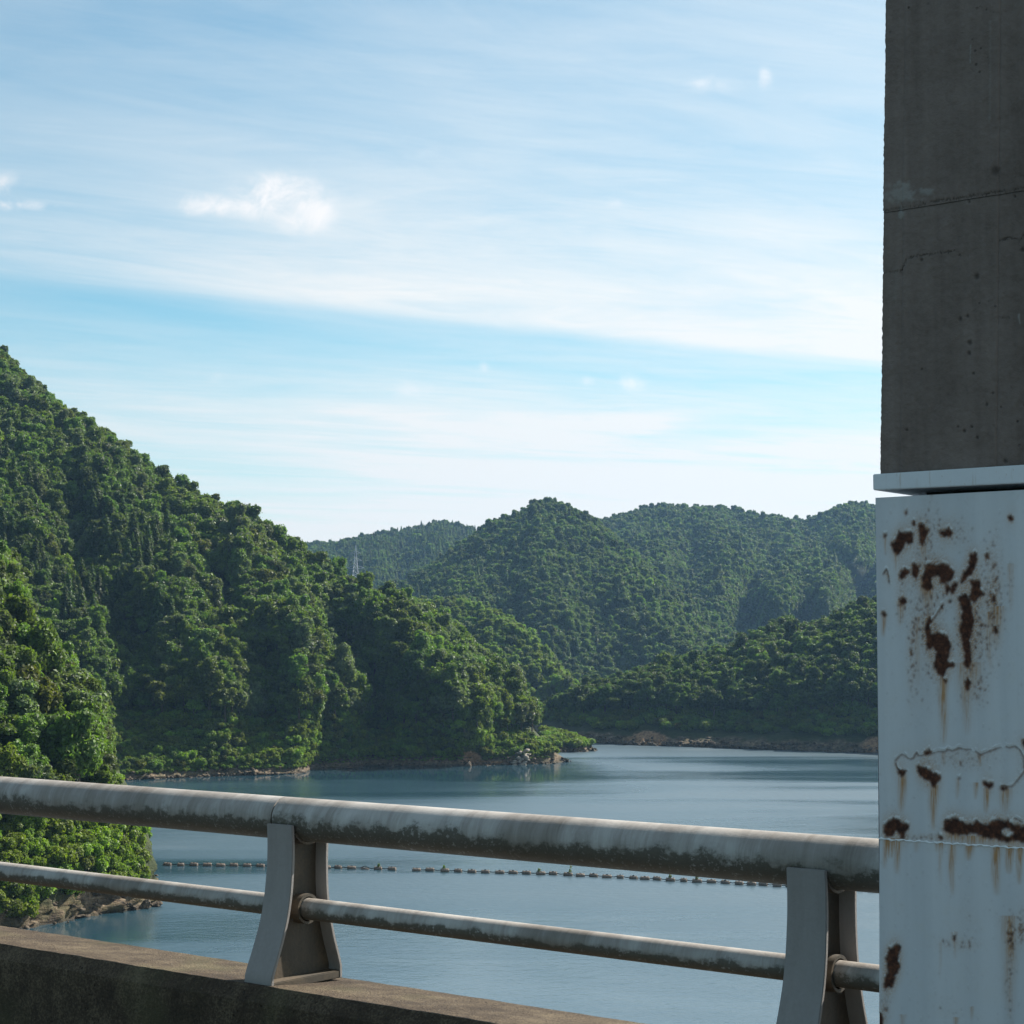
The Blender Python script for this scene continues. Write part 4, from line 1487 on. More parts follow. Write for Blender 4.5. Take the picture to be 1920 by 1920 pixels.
def boom_cable(a, b, label):
    mb = MB()
    P = []
    for i in range(a, b):
        p, q = pts[i], pts[i + 1]
        for s in np.linspace(0, 1, 9)[:-1]:
            m = p + (q - p) * s
            P.append((m[0], m[1], 0.38 - 0.26 * math.sin(math.pi * s)))
    P.append((pts[b][0], pts[b][1], .38))
    mb.tube([P[0][:2] + (.02,)] + P + [P[-1][:2] + (.02,)] if False else P, 0.05, 5)
    link('boom_cable', mb.mesh('boom_cable', CABLE), label=label, category='cable')


gap = max(i for i, x in enumerate(fx) if x < 740)
boom_cable(1, gap, 'dark sagging cable tying the left run of floats')
boom_cable(gap + 1, len(fx) - 1, 'dark sagging cable tying the floats right of the gap')

# ------------------------------------------------------------------ power pylon on the far slope
def beam(mb, a, b, r):
    mb.tube([a, b], r, 4)


PYD = 1250.0
ptop = at_depth(667, 1022, PYD)
pyl = link('transmission_tower', None, loc=(ptop[0], ptop[1], ptop[2] - 40), label='grey lattice power pylon on the far wooded ridge', category='pylon')
W = lambda z: 3.6 - 2.9 * (z / 32.0) if z < 32 else 0.7 * (1 - (z - 32) / 9.5)
for sx in (-1, 1):
    for sy in (-1, 1):
        mb = MB()
        for z0, z1 in ((0, 16), (16, 32), (32, 40)):
            beam(mb, (sx * W(z0), sy * W(z0), z0), (sx * W(z1), sy * W(z1), z1), 0.15)
        link('leg', mb.mesh('leg', GALV), pyl)
mb = MB()
zs = [0, 5, 9.5, 13.5, 17, 20, 23, 25.5, 28, 30, 32]
for z0, z1 in zip(zs, zs[1:]):
    for s in (-1, 1):
        for ax in (0, 1):
            A = lambda sg, z: ((sg * W(z), s * W(z), z) if ax == 0 else (s * W(z), sg * W(z), z))
            beam(mb, A(-1, z0), A(1, z1), 0.08)
            beam(mb, A(1, z0), A(-1, z1), 0.08)
            beam(mb, A(-1, z1), A(1, z1), 0.07)
link('bracing', mb.mesh('bracing', GALV), pyl)
for z, l in ((24.0, 6.0), (29.0, 4.2), (34.0, 3.4)):
    mb = MB()
    for s in (-1, 1):
        for y in (-1, 1):
            beam(mb, (s * W(z), y * W(z), z), (s * l, 0, z + .5), 0.10)
        beam(mb, (s * W(z + 2), 0, z + 2), (s * l, 0, z + .5), 0.10)
    link('crossarm', mb.mesh('crossarm', GALV), pyl)

# ------------------------------------------------------------------ the bridge: road, parapet, railing, tower (x along, y outward, z over the road)
def bridge_root(name, loc, **props):
    o = link(name, None, **props)
    p = E_ * loc[0] + N_ * loc[1] + np.array([0, 0, ROADZ + loc[2]])
    o.location = p
    o.rotation_euler = (0, 0, BR)
    return o


def bridge_mesh(name, me, **props):
    o = link(name, me, **props)
    o.location = (0, 0, ROADZ)
    o.rotation_euler = (0, 0, BR)
    return o


mb = MB()
mb.box(-60, 30, -5.0, 4.22, -0.6, 0.0)
bridge_mesh('road', mb.mesh('road', ASPHALT), kind='structure')

FRONT, BACK, PH = 4.235, 4.66, 0.557          # parapet faces and its height at the road-side edge
fall = 0.085                                   # the top falls outward
TW_X = float(bridge_px(1646.0, 1250.0, 4.10)[0])
prof = [(FRONT - 0.030, 0.0), (FRONT - 0.030, PH - 0.046), (FRONT - 0.026, PH - 0.040), (FRONT + 0.004, PH), (BACK, PH - fall * (BACK - FRONT)), (BACK, -0.75), (FRONT + .05, -0.75), (FRONT + .05, 0.0)]


def parapet_mesh():
    """profile swept along the bridge with a slightly worn, uneven top edge"""
    xs = np.concatenate([np.linspace(-40, -9, 60)[:-1], np.linspace(-9, TW_X + 0.004, 420)])
    pr = []
    rp = prof
    dens = []
    for i in range(len(rp)):
        a, b = np.array(rp[i]), np.array(rp[(i + 1) % len(rp)])
        n = {0: 6, 1: 2, 2: 3, 3: 10}.get(i, 1)
        for s in range(n):
            dens.append(a + (b - a) * s / n)
    dens = np.array(dens)
    n = len(dens)
    V = np.zeros((len(xs), n, 3))
    V[..., 0] = xs[:, None]
    V[..., 1:] = dens[None]
    nz = fbm(V * np.array([9, 9, 9.0]), 4) * 0.0045 + perlin(V * np.array([1.2, 1, 1])) * 0.004
    near = np.exp(-((V[..., 2] - PH) / 0.08) ** 2)
    V[..., 1] += -nz * near
    V[..., 2] += nz * near * 0.8
    idx = np.arange(len(xs) * n).reshape(len(xs), n)
    q = np.stack([idx[:-1], np.roll(idx, -1, 1)[:-1], np.roll(idx, -1, 1)[1:], idx[1:]], -1).reshape(-1, 4)
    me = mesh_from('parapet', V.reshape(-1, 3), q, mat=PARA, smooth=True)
    me.set_sharp_from_angle(angle=math.radians(30))
    return me


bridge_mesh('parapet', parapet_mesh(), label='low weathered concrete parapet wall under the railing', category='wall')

RAILY = 4.44
q1 = bridge_px(558.5, 1535.7, RAILY)
q2 = bridge_px(1540.0, 1614.6, RAILY)
l1, l2 = bridge_px(200.0, 1657.0, RAILY), bridge_px(1400.0, 1805.5, RAILY)
print('rail', q1, q2, l1, l2, 'tower x', TW_X)
ZT, ZL = float(q1[1] + q2[1]) / 2, float(l1[1] + l2[1]) / 2
RT, RL = 0.0705, 0.0355
P1, P2 = float(q1[0]), float(q2[0])
STEP = P2 - P1


def tube_mesh(name, x0, x1, r, n=40, seg=None):
    seg = seg or max(2, int((x1 - x0) / 0.06))
    xs = np.linspace(x0, x1, seg)
    a = np.linspace(0, 2 * math.pi, n, endpoint=False)
    rr_ = np.full(seg, r)
    V = np.stack([np.repeat(xs[:, None], n, 1), np.outer(rr_, np.sin(a)), np.outer(rr_, np.cos(a))], -1)
    V[:, :, 1:] *= (1 + 0.004 * perlin(V * 6))[..., None]
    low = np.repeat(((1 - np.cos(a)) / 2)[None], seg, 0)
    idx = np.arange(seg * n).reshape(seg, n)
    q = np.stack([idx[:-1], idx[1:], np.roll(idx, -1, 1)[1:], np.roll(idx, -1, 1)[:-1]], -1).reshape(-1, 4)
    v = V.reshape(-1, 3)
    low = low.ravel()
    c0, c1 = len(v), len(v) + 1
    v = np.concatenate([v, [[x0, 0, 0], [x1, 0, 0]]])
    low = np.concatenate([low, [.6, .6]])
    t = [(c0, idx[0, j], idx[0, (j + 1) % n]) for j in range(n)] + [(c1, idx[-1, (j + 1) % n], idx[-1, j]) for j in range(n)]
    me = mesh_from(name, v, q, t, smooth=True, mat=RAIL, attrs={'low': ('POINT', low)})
    me.set_sharp_from_angle(angle=math.radians(50))
    return me


railing = bridge_root('railing', (P1, RAILY, PH - 0.02), label='weathered grey metal bridge railing of two round rails', category='railing')
RO = np.array([P1, RAILY, PH - 0.02])


def rpart(name, me, loc, parent=None, **props):
    return link(name, me, parent or railing, loc=tuple(np.array(loc) - (RO if parent is None else 0)), **props)


# post profile: distance out from the post's middle against height (0 = parapet, 1 = top)
H_POST = ZT - 0.012 - (PH - 0.02)
prof_f = [(0.0, -0.178), (0.075, -0.178), (0.12, -0.170), (0.25, -0.140), (0.42, -0.108), (0.58, -0.092), (0.76, -0.084), (0.9, -0.084), (1.0, -0.088)]
prof_b = [(0.0, 0.155), (0.075, 0.155), (0.12, 0.149), (0.25, 0.124), (0.42, 0.100), (0.58, 0.088), (0.76, 0.086), (0.9, 0.089), (1.0, 0.094)]


def curve_pts(pr, n=22):
    zz = np.linspace(0, 1, n)
    return [(float(np.interp(z, [p[0] for p in pr], [p[1] for p in pr])), z * H_POST) for z in zz]


def smooth_pts(pr):
    p = np.array(curve_pts(pr, 26))
    k = p.copy()
    for _ in range(2):
        k[3:-1, 0] = (k[2:-2, 0] + k[3:-1, 0] * 2 + k[4:, 0]) / 4
    return [tuple(a) for a in k]


def flange_mesh(name, pr, sign, wid):
    pts2 = smooth_pts(pr)
    th = 0.013
    poly = [(y, z) for y, z in pts2] + [(y - sign * th, z) for y, z in pts2[::-1]]
    mb = MB()
    n = len(pts2)
    for i in range(n - 1):
        (y0, z0), (y1, z1) = pts2[i], pts2[i + 1]
        w0 = wid * (1.0 + 0.06 * (1 - z0 / H_POST))
    V, F = [], []
    for i, (y, z) in enumerate(pts2):
        w0 = wid / 2 * (1.08 - 0.08 * z / H_POST)
        V += [(-w0, y, z), (w0, y, z), (w0, y - sign * th, z), (-w0, y - sign * th, z)]
    for i in range(n - 1):
        for j in range(4):
            F.append((i * 4 + j, i * 4 + (j + 1) % 4, (i + 1) * 4 + (j + 1) % 4, (i + 1) * 4 + j))
    F += [(0, 1, 2, 3), tuple((n - 1) * 4 + k for k in (3, 2, 1, 0))]
    mb.add(V, F)
    return mb.mesh(name, FLANGE, smooth=True, bevel=0.002, angle=30)


FW = 0.116
fl_f, fl_b = flange_mesh('front_flange', prof_f, -1, FW), flange_mesh('back_flange', prof_b, 1, FW)
pf, pb = smooth_pts(prof_f), smooth_pts(prof_b)
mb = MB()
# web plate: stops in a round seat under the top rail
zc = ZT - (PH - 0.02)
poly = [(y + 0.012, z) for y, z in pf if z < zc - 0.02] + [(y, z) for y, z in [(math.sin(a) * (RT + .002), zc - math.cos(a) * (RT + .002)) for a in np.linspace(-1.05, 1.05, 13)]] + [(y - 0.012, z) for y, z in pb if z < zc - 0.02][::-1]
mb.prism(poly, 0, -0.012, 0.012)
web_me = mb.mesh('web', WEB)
mb = MB()
mb.box(-FW / 2 - .003, FW / 2 + .003, -0.1765, 0.1535, 0.0, 0.026)
base_me = mb.mesh('base_plate', WEB, bevel=0.003)


def ring_mesh(name, r0, r1, x0, x1, a0=0, a1=2 * math.pi, n=32, mat=WEB):
    V, F = [], []
    full = abs(a1 - a0 - 2 * math.pi) < 1e-6
    for i in range(n + (0 if full else 1)):
        a = a0 + (a1 - a0) * i / n
        s, c = math.sin(a), -math.cos(a)
        V += [(x0, r0 * s, r0 * c), (x1, r0 * s, r0 * c), (x1, r1 * s, r1 * c), (x0, r1 * s, r1 * c)]
    m = len(V) // 4
    for i in range(n):
        j = (i + 1) % m
        for k in range(4):
            F.append((i * 4 + k, i * 4 + (k + 1) % 4, j * 4 + (k + 1) % 4, j * 4 + k))
    if not full:
        F += [(0, 1, 2, 3), tuple((m - 1) * 4 + k for k in (3, 2, 1, 0))]
    mb = MB()
    mb.add(V, F)
    return mb.mesh(name, mat, smooth=True)


saddle_me = ring_mesh('saddle', RT + 0.0015, RT + 0.010, -FW / 2 + .004, FW / 2 - .004, -1.0, 1.0, 20)
collar_me = ring_mesh('collar', RL + 0.005, RL + 0.014, -0.052, 0.052)
posts_x = [P2, P1] + [P1 - STEP * i for i in range(1, 9)]
first = None
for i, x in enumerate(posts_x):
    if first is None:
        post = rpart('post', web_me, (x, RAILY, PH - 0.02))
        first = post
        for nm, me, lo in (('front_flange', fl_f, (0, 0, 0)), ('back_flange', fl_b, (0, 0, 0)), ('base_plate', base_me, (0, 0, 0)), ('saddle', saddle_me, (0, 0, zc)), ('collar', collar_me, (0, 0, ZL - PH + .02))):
            link(nm, me, post, loc=lo)
    else:
        p = first.copy()
        COL.objects.link(p)
        p.location = (x - RO[0], 0, 0)
        for ch in first.children:
            c = ch.copy()
            c.parent = p
            COL.objects.link(c)
# rails: lengths butt end to end a hand's breadth left of every second post
jt = P1 - 0.055
ends = [TW_X + 0.02, jt, jt - 2 * STEP, jt - 4 * STEP, jt - 6 * STEP, jt - 8 * STEP]
for a, b in zip(ends[1:], ends):
    rpart('top_rail', tube_mesh('top_rail', 0, b - a - 0.006, RT, 48), (a + .003, RAILY, ZT))
    mbx = MB()
    mbx.tube([(-0.02, 0, 0), (0.02, 0, 0)], RT - 0.006, 32)
    rpart('sleeve', mbx.mesh('sleeve', DARK), (a, RAILY, ZT))
lends = [TW_X + 0.02] + [x + 0.02 for x in posts_x]
for a, b in zip(lends[1:], lends):
    rpart('lower_rail', tube_mesh('lower_rail', 0, b - a - 0.004, RL, 32), (a, RAILY, ZL))

# ---- the tower leg: concrete above, rusting painted steel jacket below
TY0, TD, TWID = 4.10, 0.7, 1.7
tower = bridge_root('bridge_tower', (TW_X, TY0, 0), label='square bridge tower leg, dark concrete over rusting white steel', category='tower')
zcapb = float(bridge_px(1638.0, 919.0, TY0 - 0.012)[1])
zcapt = float(bridge_px(1638.0, 889.0, TY0 - 0.012)[1])
zjack = float(bridge_px(1648.0, 933.0, TY0)[1])
zbot = float(bridge_px(1641.0, 1915.0, TY0)[1])
zweld = float(bridge_px(1652.0, 1573.0, TY0)[1])
zlift = float(bridge_px(1655.0, 399.0, TY0)[1])
XL = lambda z: float(np.interp(z, [0.0, zbot, zweld, zjack], [-0.014, -0.010, -0.002, 0.0]))   # the left arris leans a little
print('tower z', zjack, zcapb, zcapt, zlift, zbot)

# front plate of the jacket: a fine grid whose points carry the rust
GX, GZ = 330, 900
xs = np.concatenate([np.linspace(0, 0.46, GX - 30, endpoint=False), np.linspace(0.46, TWID, 30)])
zs_ = np.concatenate([np.linspace(0.0, 0.42, 40, endpoint=False), np.linspace(0.42, zjack, GZ)])
ZZ, XX = np.meshgrid(zs_, xs, indexing='ij')
XLz = np.interp(ZZ, [0.0, zbot, zweld, zjack], [-0.014, -0.010, -0.002, 0.0])
XX = np.where(XX < 0.46, XLz + XX * (0.46 - XLz) / 0.46, XX)
Pw = (XX + TW_X)[..., None] * E_ + TY0 * N_ + np.stack([0 * ZZ, 0 * ZZ, ZZ + ROADZ], -1)
PX, PY, _ = project(Pw)
seedv = np.stack([PX / 9.0, PY / 9.0, 0 * PX], -1)
wx = fbm(seedv, 4, .6) * 3.6
wy = fbm(seedv + 31.7, 4, .6) * 3.6
fine = fbm(np.stack([PX / 3.2, PY / 3.2, 0 * PX + 5], -1), 3, .6)
rag = np.stack([PX / 3.4, PY / 3.4, 0 * PX + 70], -1)
QX, QY = PX + wx + fbm(rag, 2, .6) * 2.4, PY + wy + fbm(rag + 9.1, 2, .6) * 2.4


def inpoly(poly):
    x, y = QX, QY
    ins = np.zeros(x.shape, bool)
    n = len(poly)
    for i in range(n):
        (xa, ya), (xb, yb) = poly[i], poly[(i + 1) % n]
        if ya == yb:
            continue
        c = ((ya > y) != (yb > y)) & (x < (xb - xa) * (y - ya) / (yb - ya) + xa)
        ins ^= c
    return ins


def z7(*pts):
    return [(1600 + x / 3.556, 860 + y / 3.556) for x, y in pts]


def z5(*pts):
    return [(1640 + x / 6.857, 1360 + y / 6.857) for x, y in pts]


def z6(*pts):
    return [(1320 + x / 3.2, 1440 + y / 3.2) for x, y in pts]


POLY = [z7((250, 565), (285, 545), (300, 480), (345, 490), (400, 492), (390, 565), (345, 570), (325, 610), (290, 648), (265, 630)),
        z7((430, 440), (465, 428), (480, 470), (525, 472), (495, 495), (480, 540), (462, 595), (440, 540)), z7((380, 425), (408, 405), (418, 440), (398, 455)),
        z7((553, 490), (600, 480), (655, 452), (640, 480), (668, 500), (630, 520), (590, 515)), z7((195, 515), (215, 490), (222, 520), (212, 545)), z7((338, 352), (362, 346), (350, 378)),
        z7((1028, 405), (1040, 365), (1070, 408), (1052, 425)), z7((770, 650), (810, 618), (828, 650), (815, 720), (790, 770), (750, 800), (720, 850), (708, 825), (735, 765), (770, 720)),
        z7((875, 640), (898, 618), (905, 650), (880, 690)), z7((1042, 685), (1060, 685), (1050, 710)), z7((300, 795), (320, 745), (350, 728), (375, 765), (335, 800), (310, 812)),
        z7((385, 760), (395, 705), (420, 698), (440, 745), (430, 790), (405, 802)),
        z7((455, 790), (480, 720), (500, 705), (540, 715), (590, 690), (640, 720), (670, 760), (650, 810), (615, 840), (580, 830), (565, 780), (535, 780), (515, 815), (525, 860), (490, 885), (465, 860)),
        z7((650, 860), (680, 815), (695, 845), (665, 915), (650, 905)), z7((612, 850), (640, 845), (630, 915), (617, 910)),
        z7((775, 810), (850, 810), (845, 870), (880, 910), (840, 920), (810, 965), (775, 930), (790, 870)), z7((695, 930), (720, 905), (755, 900), (780, 960), (790, 1020), (805, 1080), (790, 1150), (775, 1210), (785, 1290), (785, 1390), (735, 1395), (740, 1300), (718, 1220), (705, 1140), (722, 1060), (718, 990)),
        z7((915, 940), (935, 890), (950, 940), (925, 970)), z7((300, 945), (330, 930), (355, 955), (325, 985)), z7((575, 980), (605, 960), (600, 1000), (580, 1005)), z7((625, 965), (660, 930), (655, 970)),
        z7((475, 1140), (485, 1085), (505, 1050), (525, 1080), (510, 1110), (520, 1180), (560, 1160), (625, 1190), (650, 1240), (640, 1310), (622, 1360), (675, 1360), (672, 1398), (625, 1398), (605, 1460), (570, 1450), (535, 1390), (550, 1280), (530, 1260), (490, 1280)),
        z7((740, 1490), (765, 1450), (780, 1500), (770, 1550), (745, 1550)), z7((180, 1010), (220, 1040), (205, 1065)), z7((755, 1400), (790, 1410), (775, 1435)), z7((590, 1470), (630, 1470), (615, 1510)),
        z7((880, 700), (905, 700), (895, 730)), z7((405, 1065), (430, 1070), (415, 1090)), z7((935, 1120), (960, 1120), (955, 1180), (940, 1160)), z7((920, 1050), (945, 1050), (930, 1075)),
        z5((640, 330), (690, 310), (740, 340), (700, 375), (640, 385)), z5((520, 510), (560, 520), (650, 540), (720, 590), (780, 620), (860, 650), (850, 700), (800, 740), (800, 795), (750, 790), (700, 730), (640, 700), (575, 640)),
        z5((295, 560), (340, 580), (400, 575), (390, 630), (350, 655), (295, 635)), z5((1050, 665), (1110, 670), (1110, 695), (1070, 695)), z5((1270, 720), (1325, 720), (1310, 750)), z5((1375, 735), (1510, 735), (1515, 790), (1480, 825), (1420, 800)),
        z5((1605, 775), (1720, 800), (1710, 835), (1640, 835)), z5((110, 1310), (160, 1240), (230, 1195), (320, 1205), (340, 1250), (400, 1265), (455, 1305), (410, 1350), (380, 1460), (330, 1470), (300, 1380), (250, 1370), (240, 1440), (130, 1430)),
        z5((880, 1360), (900, 1280), (885, 1240), (920, 1205), (960, 1225), (1010, 1190), (1080, 1200), (1150, 1260), (1260, 1270), (1300, 1220), (1360, 1270), (1460, 1280), (1520, 1230), (1620, 1215), (1720, 1230), (1780, 1280), (1870, 1290), (1990, 1300), (1990, 1520), (1850, 1490), (1760, 1490), (1690, 1510), (1560, 1470), (1380, 1430), (1250, 1390), (1160, 1410), (1110, 1420), (960, 1390)),
        z5((815, 1420), (880, 1430), (860, 1475), (830, 1470)), z5((1890, 210), (1960, 190), (1960, 330), (1900, 260)),
        z6((1090, 1150), (1110, 1090), (1150, 1060), (1180, 1060), (1165, 1140), (1180, 1200), (1150, 1250), (1130, 1320), (1080, 1325), (1080, 1260), (1100, 1200)), z6((1025, 1540), (1040, 1450), (1070, 1480), (1075, 1560), (1025, 1560)),
        z6((1030, 1360), (1055, 1380), (1045, 1420), (1028, 1410)), z6((1492, 1010), (1505, 990), (1515, 1020), (1500, 1045))]
HOLE = [z5((250, 1375), (300, 1360), (310, 1420), (270, 1440)), z5((1620, 1350), (1700, 1320), (1790, 1380), (1720, 1440), (1640, 1400))]
rust = np.zeros(PX.shape)
for p in POLY:
    xs_, ys_ = [a[0] for a in p], [a[1] for a in p]
    rust = np.maximum(rust, inpoly(p))
for p in HOLE:
    rust = np.where(inpoly(p), 0, rust)
chip = fbm(np.stack([PX / 6.0, PY / 7.5, 0 * PX + 90], -1), 3, .65)
rust = rust * np.clip((0.66 - chip) * 9, 0, 1)
GROW = 2
sum_ = np.zeros(rust.shape)
for gz in range(-GROW, GROW + 1):
    for gx in range(-GROW, GROW + 1):
        sum_ += np.roll(np.roll(rust, gz, 0), gx, 1)
rust = np.clip((sum_ / (2 * GROW + 1) ** 2 - 0.34 - 0.60 * fbm(rag + 3.3, 3, .7) - 0.15 * fine) * 5, 0, 1)
# cracks and the lifted seam lines
CRACK = [z5((260, 460), (350, 375), (410, 410), (450, 440), (500, 430), (540, 350), (560, 400), (640, 380), (760, 360), (830, 340), (900, 350), (935, 310), (1000, 335), (1090, 295), (1160, 315), (1240, 320)),
         z5((1300, 345), (1360, 385), (1480, 335), (1620, 290)), z5((1690, 275), (1740, 295), (1800, 275), (1870, 320), (1915, 420), (1920, 600), (1850, 700), (1760, 795), (1640, 775)), z5((270, 490), (300, 580), (420, 590)),
         z7((590, 985), (545, 1060), (520, 1085)), z5((1900, 1250), (1800, 1200)), z7((200, 770), (222, 740), (230, 770), (240, 830))]


def seg_dist(line, X, Y):
    d = np.full(X.shape, 1e9)
    for (xa, ya), (xb, yb) in zip(line, line[1:]):
        L2 = (xb - xa) ** 2 + (yb - ya) ** 2
        t = np.clip(((X - xa) * (xb - xa) + (Y - ya) * (yb - ya)) / L2, 0, 1)
        d = np.minimum(d, np.hypot(X - xa - t * (xb - xa), Y - ya - t * (yb - ya)))
    return d


cr_d = np.full(PX.shape, 1e9)
for c in CRACK:
    cr_d = np.minimum(cr_d, seg_dist(c, PX + wx * .5, PY + wy * .5))
rust = np.maximum(rust, np.clip(1.6 - cr_d, 0, 1) * 0.9)
# freckles: small pits of rust in clusters
pit_n = fbm(np.stack([PX / 5.5, PY / 7.5, 0 * PX + 50], -1), 4, .7)
FRE = [(1738, 1120, 34, 190, .34), (1825, 1180, 38, 110, .40), (1862, 1120, 22, 120, .42), (1712, 1210, 12, 120, .36), (1800, 1000, 26, 40, .26), (1690, 1130, 12, 60, .30), (1720, 1290, 20, 20, .22), (1895, 1100, 10, 60, .2), (1760, 990, 14, 30, .25),
       (1830, 1290, 30, 40, .32), (1812, 1428, 70, 18, .30), (1740, 1570, 60, 8, .35), (1895, 1760, 9, 40, .62), (1915, 1740, 7, 40, .5), (1800, 1770, 45, 14, .28), (1810, 1720, 30, 40, .15), (1893, 1860, 9, 90, .30), (1830, 1840, 60, 60, .10), (1660, 1880, 10, 40, .35), (1780, 1890, 60, 30, .12)]
fr = np.zeros(PX.shape)
for x, y, rx, ry, s in FRE:
    fr = np.maximum(fr, np.exp(-((PX - x) / rx) ** 2 - ((PY - y) / ry) ** 2) * s)
fre = np.clip((pit_n + fr * 1.25 - 0.60) * 6, 0, 1) * (fr > .10)
flakes = rust.copy()
rust = np.maximum(rust, fre * 0.9)
# rust runs and tea-coloured stain
stain = np.zeros(PX.shape)
RUNS = [(1678, 1035, 1075, 3, .7), (1730, 1028, 1060, 4, .6), (1660, 1010, 1045, 3, .5), (1738, 1095, 1150, 9, .8), (1745, 1100, 1145, 4, .7), (1690, 1130, 1170, 4, .7), (1687, 1130, 1175, 4, .6), (1657, 1155, 1195, 3, .8), (1769, 1270, 1400, 5, .95), (1812, 1290, 1380, 6, .55),
        (1815, 1245, 1310, 14, .7), (1868, 1140, 1220, 8, .7), (1855, 1150, 1260, 5, .6), (1720, 1160, 1290, 5, .45), (1895, 1060, 1150, 4, .35), (1691, 1452, 1530, 5, .95), (1751, 1475, 1560, 5, 1.0), (1795, 1462, 1500, 3, .5), (1829, 1470, 1500, 3, .7), (1850, 1480, 1530, 4, .9), (1885, 1482, 1530, 7, .75),
        (1660, 1575, 1630, 3, .9), (1666, 1575, 1610, 3, 1), (1673, 1575, 1610, 3, 1), (1683, 1575, 1640, 4, .9), (1762, 1582, 1600, 6, .7), (1785, 1585, 1680, 4, .85), (1817, 1588, 1615, 5, .9), (1868, 1590, 1680, 5, 1), (1893, 1590, 1640, 5, 1), (1912, 1590, 1660, 4, 1), (1787, 1562, 1582, 12, .9), (1840, 1570, 1590, 45, .8), (1898, 1572, 1592, 20, .8),
        (1893, 1720, 1900, 9, .55), (1764, 1590, 1660, 3, .35), (1718, 1578, 1600, 4, .4), (1692, 1905, 1930, 3, .5), (1792, 1910, 1930, 3, .6), (1821, 1890, 1915, 2, .5), (1790, 1750, 1800, 4, .4), (1763, 1770, 1840, 2, .25), (1735, 1440, 1470, 3, .4), (1770, 1415, 1440, 3, .5), (1838, 1418, 1440, 3, .6)]
rn = fbm(np.stack([PX / 2.2, PY / 40.0, 0 * PX + 9], -1), 3)
for x, y0, y1, w, s in RUNS:
    t = np.clip((PY - y0) / (y1 - y0), 0, 1)
    on = (PY > y0 - 3) & (PY < y1 + 20)
    run = np.exp(-((PX - x + 1.2 * np.sin(PY / 17.0)) / (1.7 * w * (1 - .35 * t))) ** 2) * (1 - t) ** 0.55 * s * on * (0.75 + 0.8 * rn)
    stain = np.maximum(stain, np.clip(run * 1.35, 0, 1))


def blur(a, nx, nz):
    for _ in range(2):
        for ax, n in ((1, nx), (0, nz)):
            c = np.cumsum(np.pad(a, [(n + 1, n) if i == ax else (0, 0) for i in (0, 1)], mode='edge'), axis=ax)
            a = (np.take(c, range(2 * n + 1, c.shape[ax]), axis=ax) - np.take(c, range(0, c.shape[ax] - 2 * n - 1), axis=ax)) / (2 * n + 1)
    return a


halo = np.maximum(blur(rust, 3, 4), blur(rust, 7, 12) * 0.8)
stain = np.clip(np.maximum(stain, np.clip(halo * 2.2, 0, .72) * (0.7 + 0.9 * fine)) + fr * 0.62 * np.clip(0.6 + fine, 0, 1.4), 0, 1)
# bright lifted lip of paint along the upper edges of the flakes
shifted = np.roll(rust, -4, axis=0)
lip = np.clip(np.roll(flakes, 5, axis=0) - rust, 0, 1) * np.clip(0.25 + 2.2 * perlin(np.stack([PX / 16, PY / 11, 0 * PX + 3], -1)), 0, 1)
peel = np.clip(lip, 0, .6) + np.clip(1.2 - np.abs(cr_d - 3.0) * 0.8, 0, 1) * 0.5 * (np.roll(cr_d, -3, axis=0) > cr_d)
peel = np.clip(peel * (rust < .4), 0, .75)
rs = blur(rust, 1, 1)
dy = 0.0018 * np.clip(rs, 0, 1) - 0.0020 * peel + 0.0012 * perlin(np.stack([XX * 3, ZZ * 2, 0 * XX], -1))      # flakes lost: rust lies deeper, lips stand proud
Vp = np.stack([XX, dy, ZZ], -1)
R_, C_ = XX.shape
idx = np.arange(R_ * C_).reshape(R_, C_)
q = np.stack([idx[:-1, :-1], idx[:-1, 1:], idx[1:, 1:], idx[1:, :-1]], -1).reshape(-1, 4)
front_me = mesh_from('steel_jacket', Vp.reshape(-1, 3), q, smooth=True, mat=STEEL, attrs={'rust': ('POINT', rs.ravel()), 'stain': ('POINT', stain.ravel()), 'peel': ('POINT', peel.ravel())})
jacket = link('steel_jacket', front_me, tower)
mb = MB()      # the other three sides and the lid of the jacket
A = [(-0.014, 0.003, 0), (0.0, 0.003, zjack), (-0.014, TD, 0), (0.0, TD, zjack), (TWID, 0.003, 0), (TWID, 0.003, zjack), (TWID, TD, 0), (TWID, TD, zjack)]
mb.add(A, [(0, 1, 3, 2), (2, 3, 7, 6), (6, 7, 5, 4), (1, 5, 7, 3)])
link('jacket_side', mb.mesh('jacket_side', WHITE), tower)
# weld bead round the jacket
zw2 = float(bridge_px(1915.0, 1590.0, TY0)[1])
mb = MB()
wp = []
for i, x in enumerate(np.linspace(XL(zweld) - .001, TWID, 260)):
    wp.append((x, -0.0004, zweld + (zw2 - zweld) * min(1, x / .36) + 0.0011 * math.sin(i * 2.1) + 0.001 * math.sin(i * 0.83)))
mb.tube(wp, [0.0021 + 0.0009 * math.sin(i * 1.7) for i in range(260)], 6)
link('weld_bead', mb.mesh('weld_bead', BEAD, smooth=True), tower)

# cap: bearing plate that sticks out, with a shadow gap and packing under it
cx0 = float(bridge_px(1636.5, 905.0, TY0 - 0.012)[0]) - TW_X
mb = MB()
ce = TWID + .02
mb.prism([(cx0, zcapb), (ce, zcapb - .0145), (ce, zcapt), (cx0, zcapt)], 1, -0.012, TD + .012)
cap = link('cap_plate', mb.mesh('cap_plate', CAPM, bevel=0.002), tower)
# rust edging of the cap, as small runs of real deposit
mb = MB()
mb.prism([(cx0 + .075, zjack), (TWID - .02, zjack), (TWID - .02, zcapb - .014), (cx0 + .075, zcapb - .0007)], 1, 0.13, TD - .02)
link('packing', mb.mesh('packing', DARK), tower)

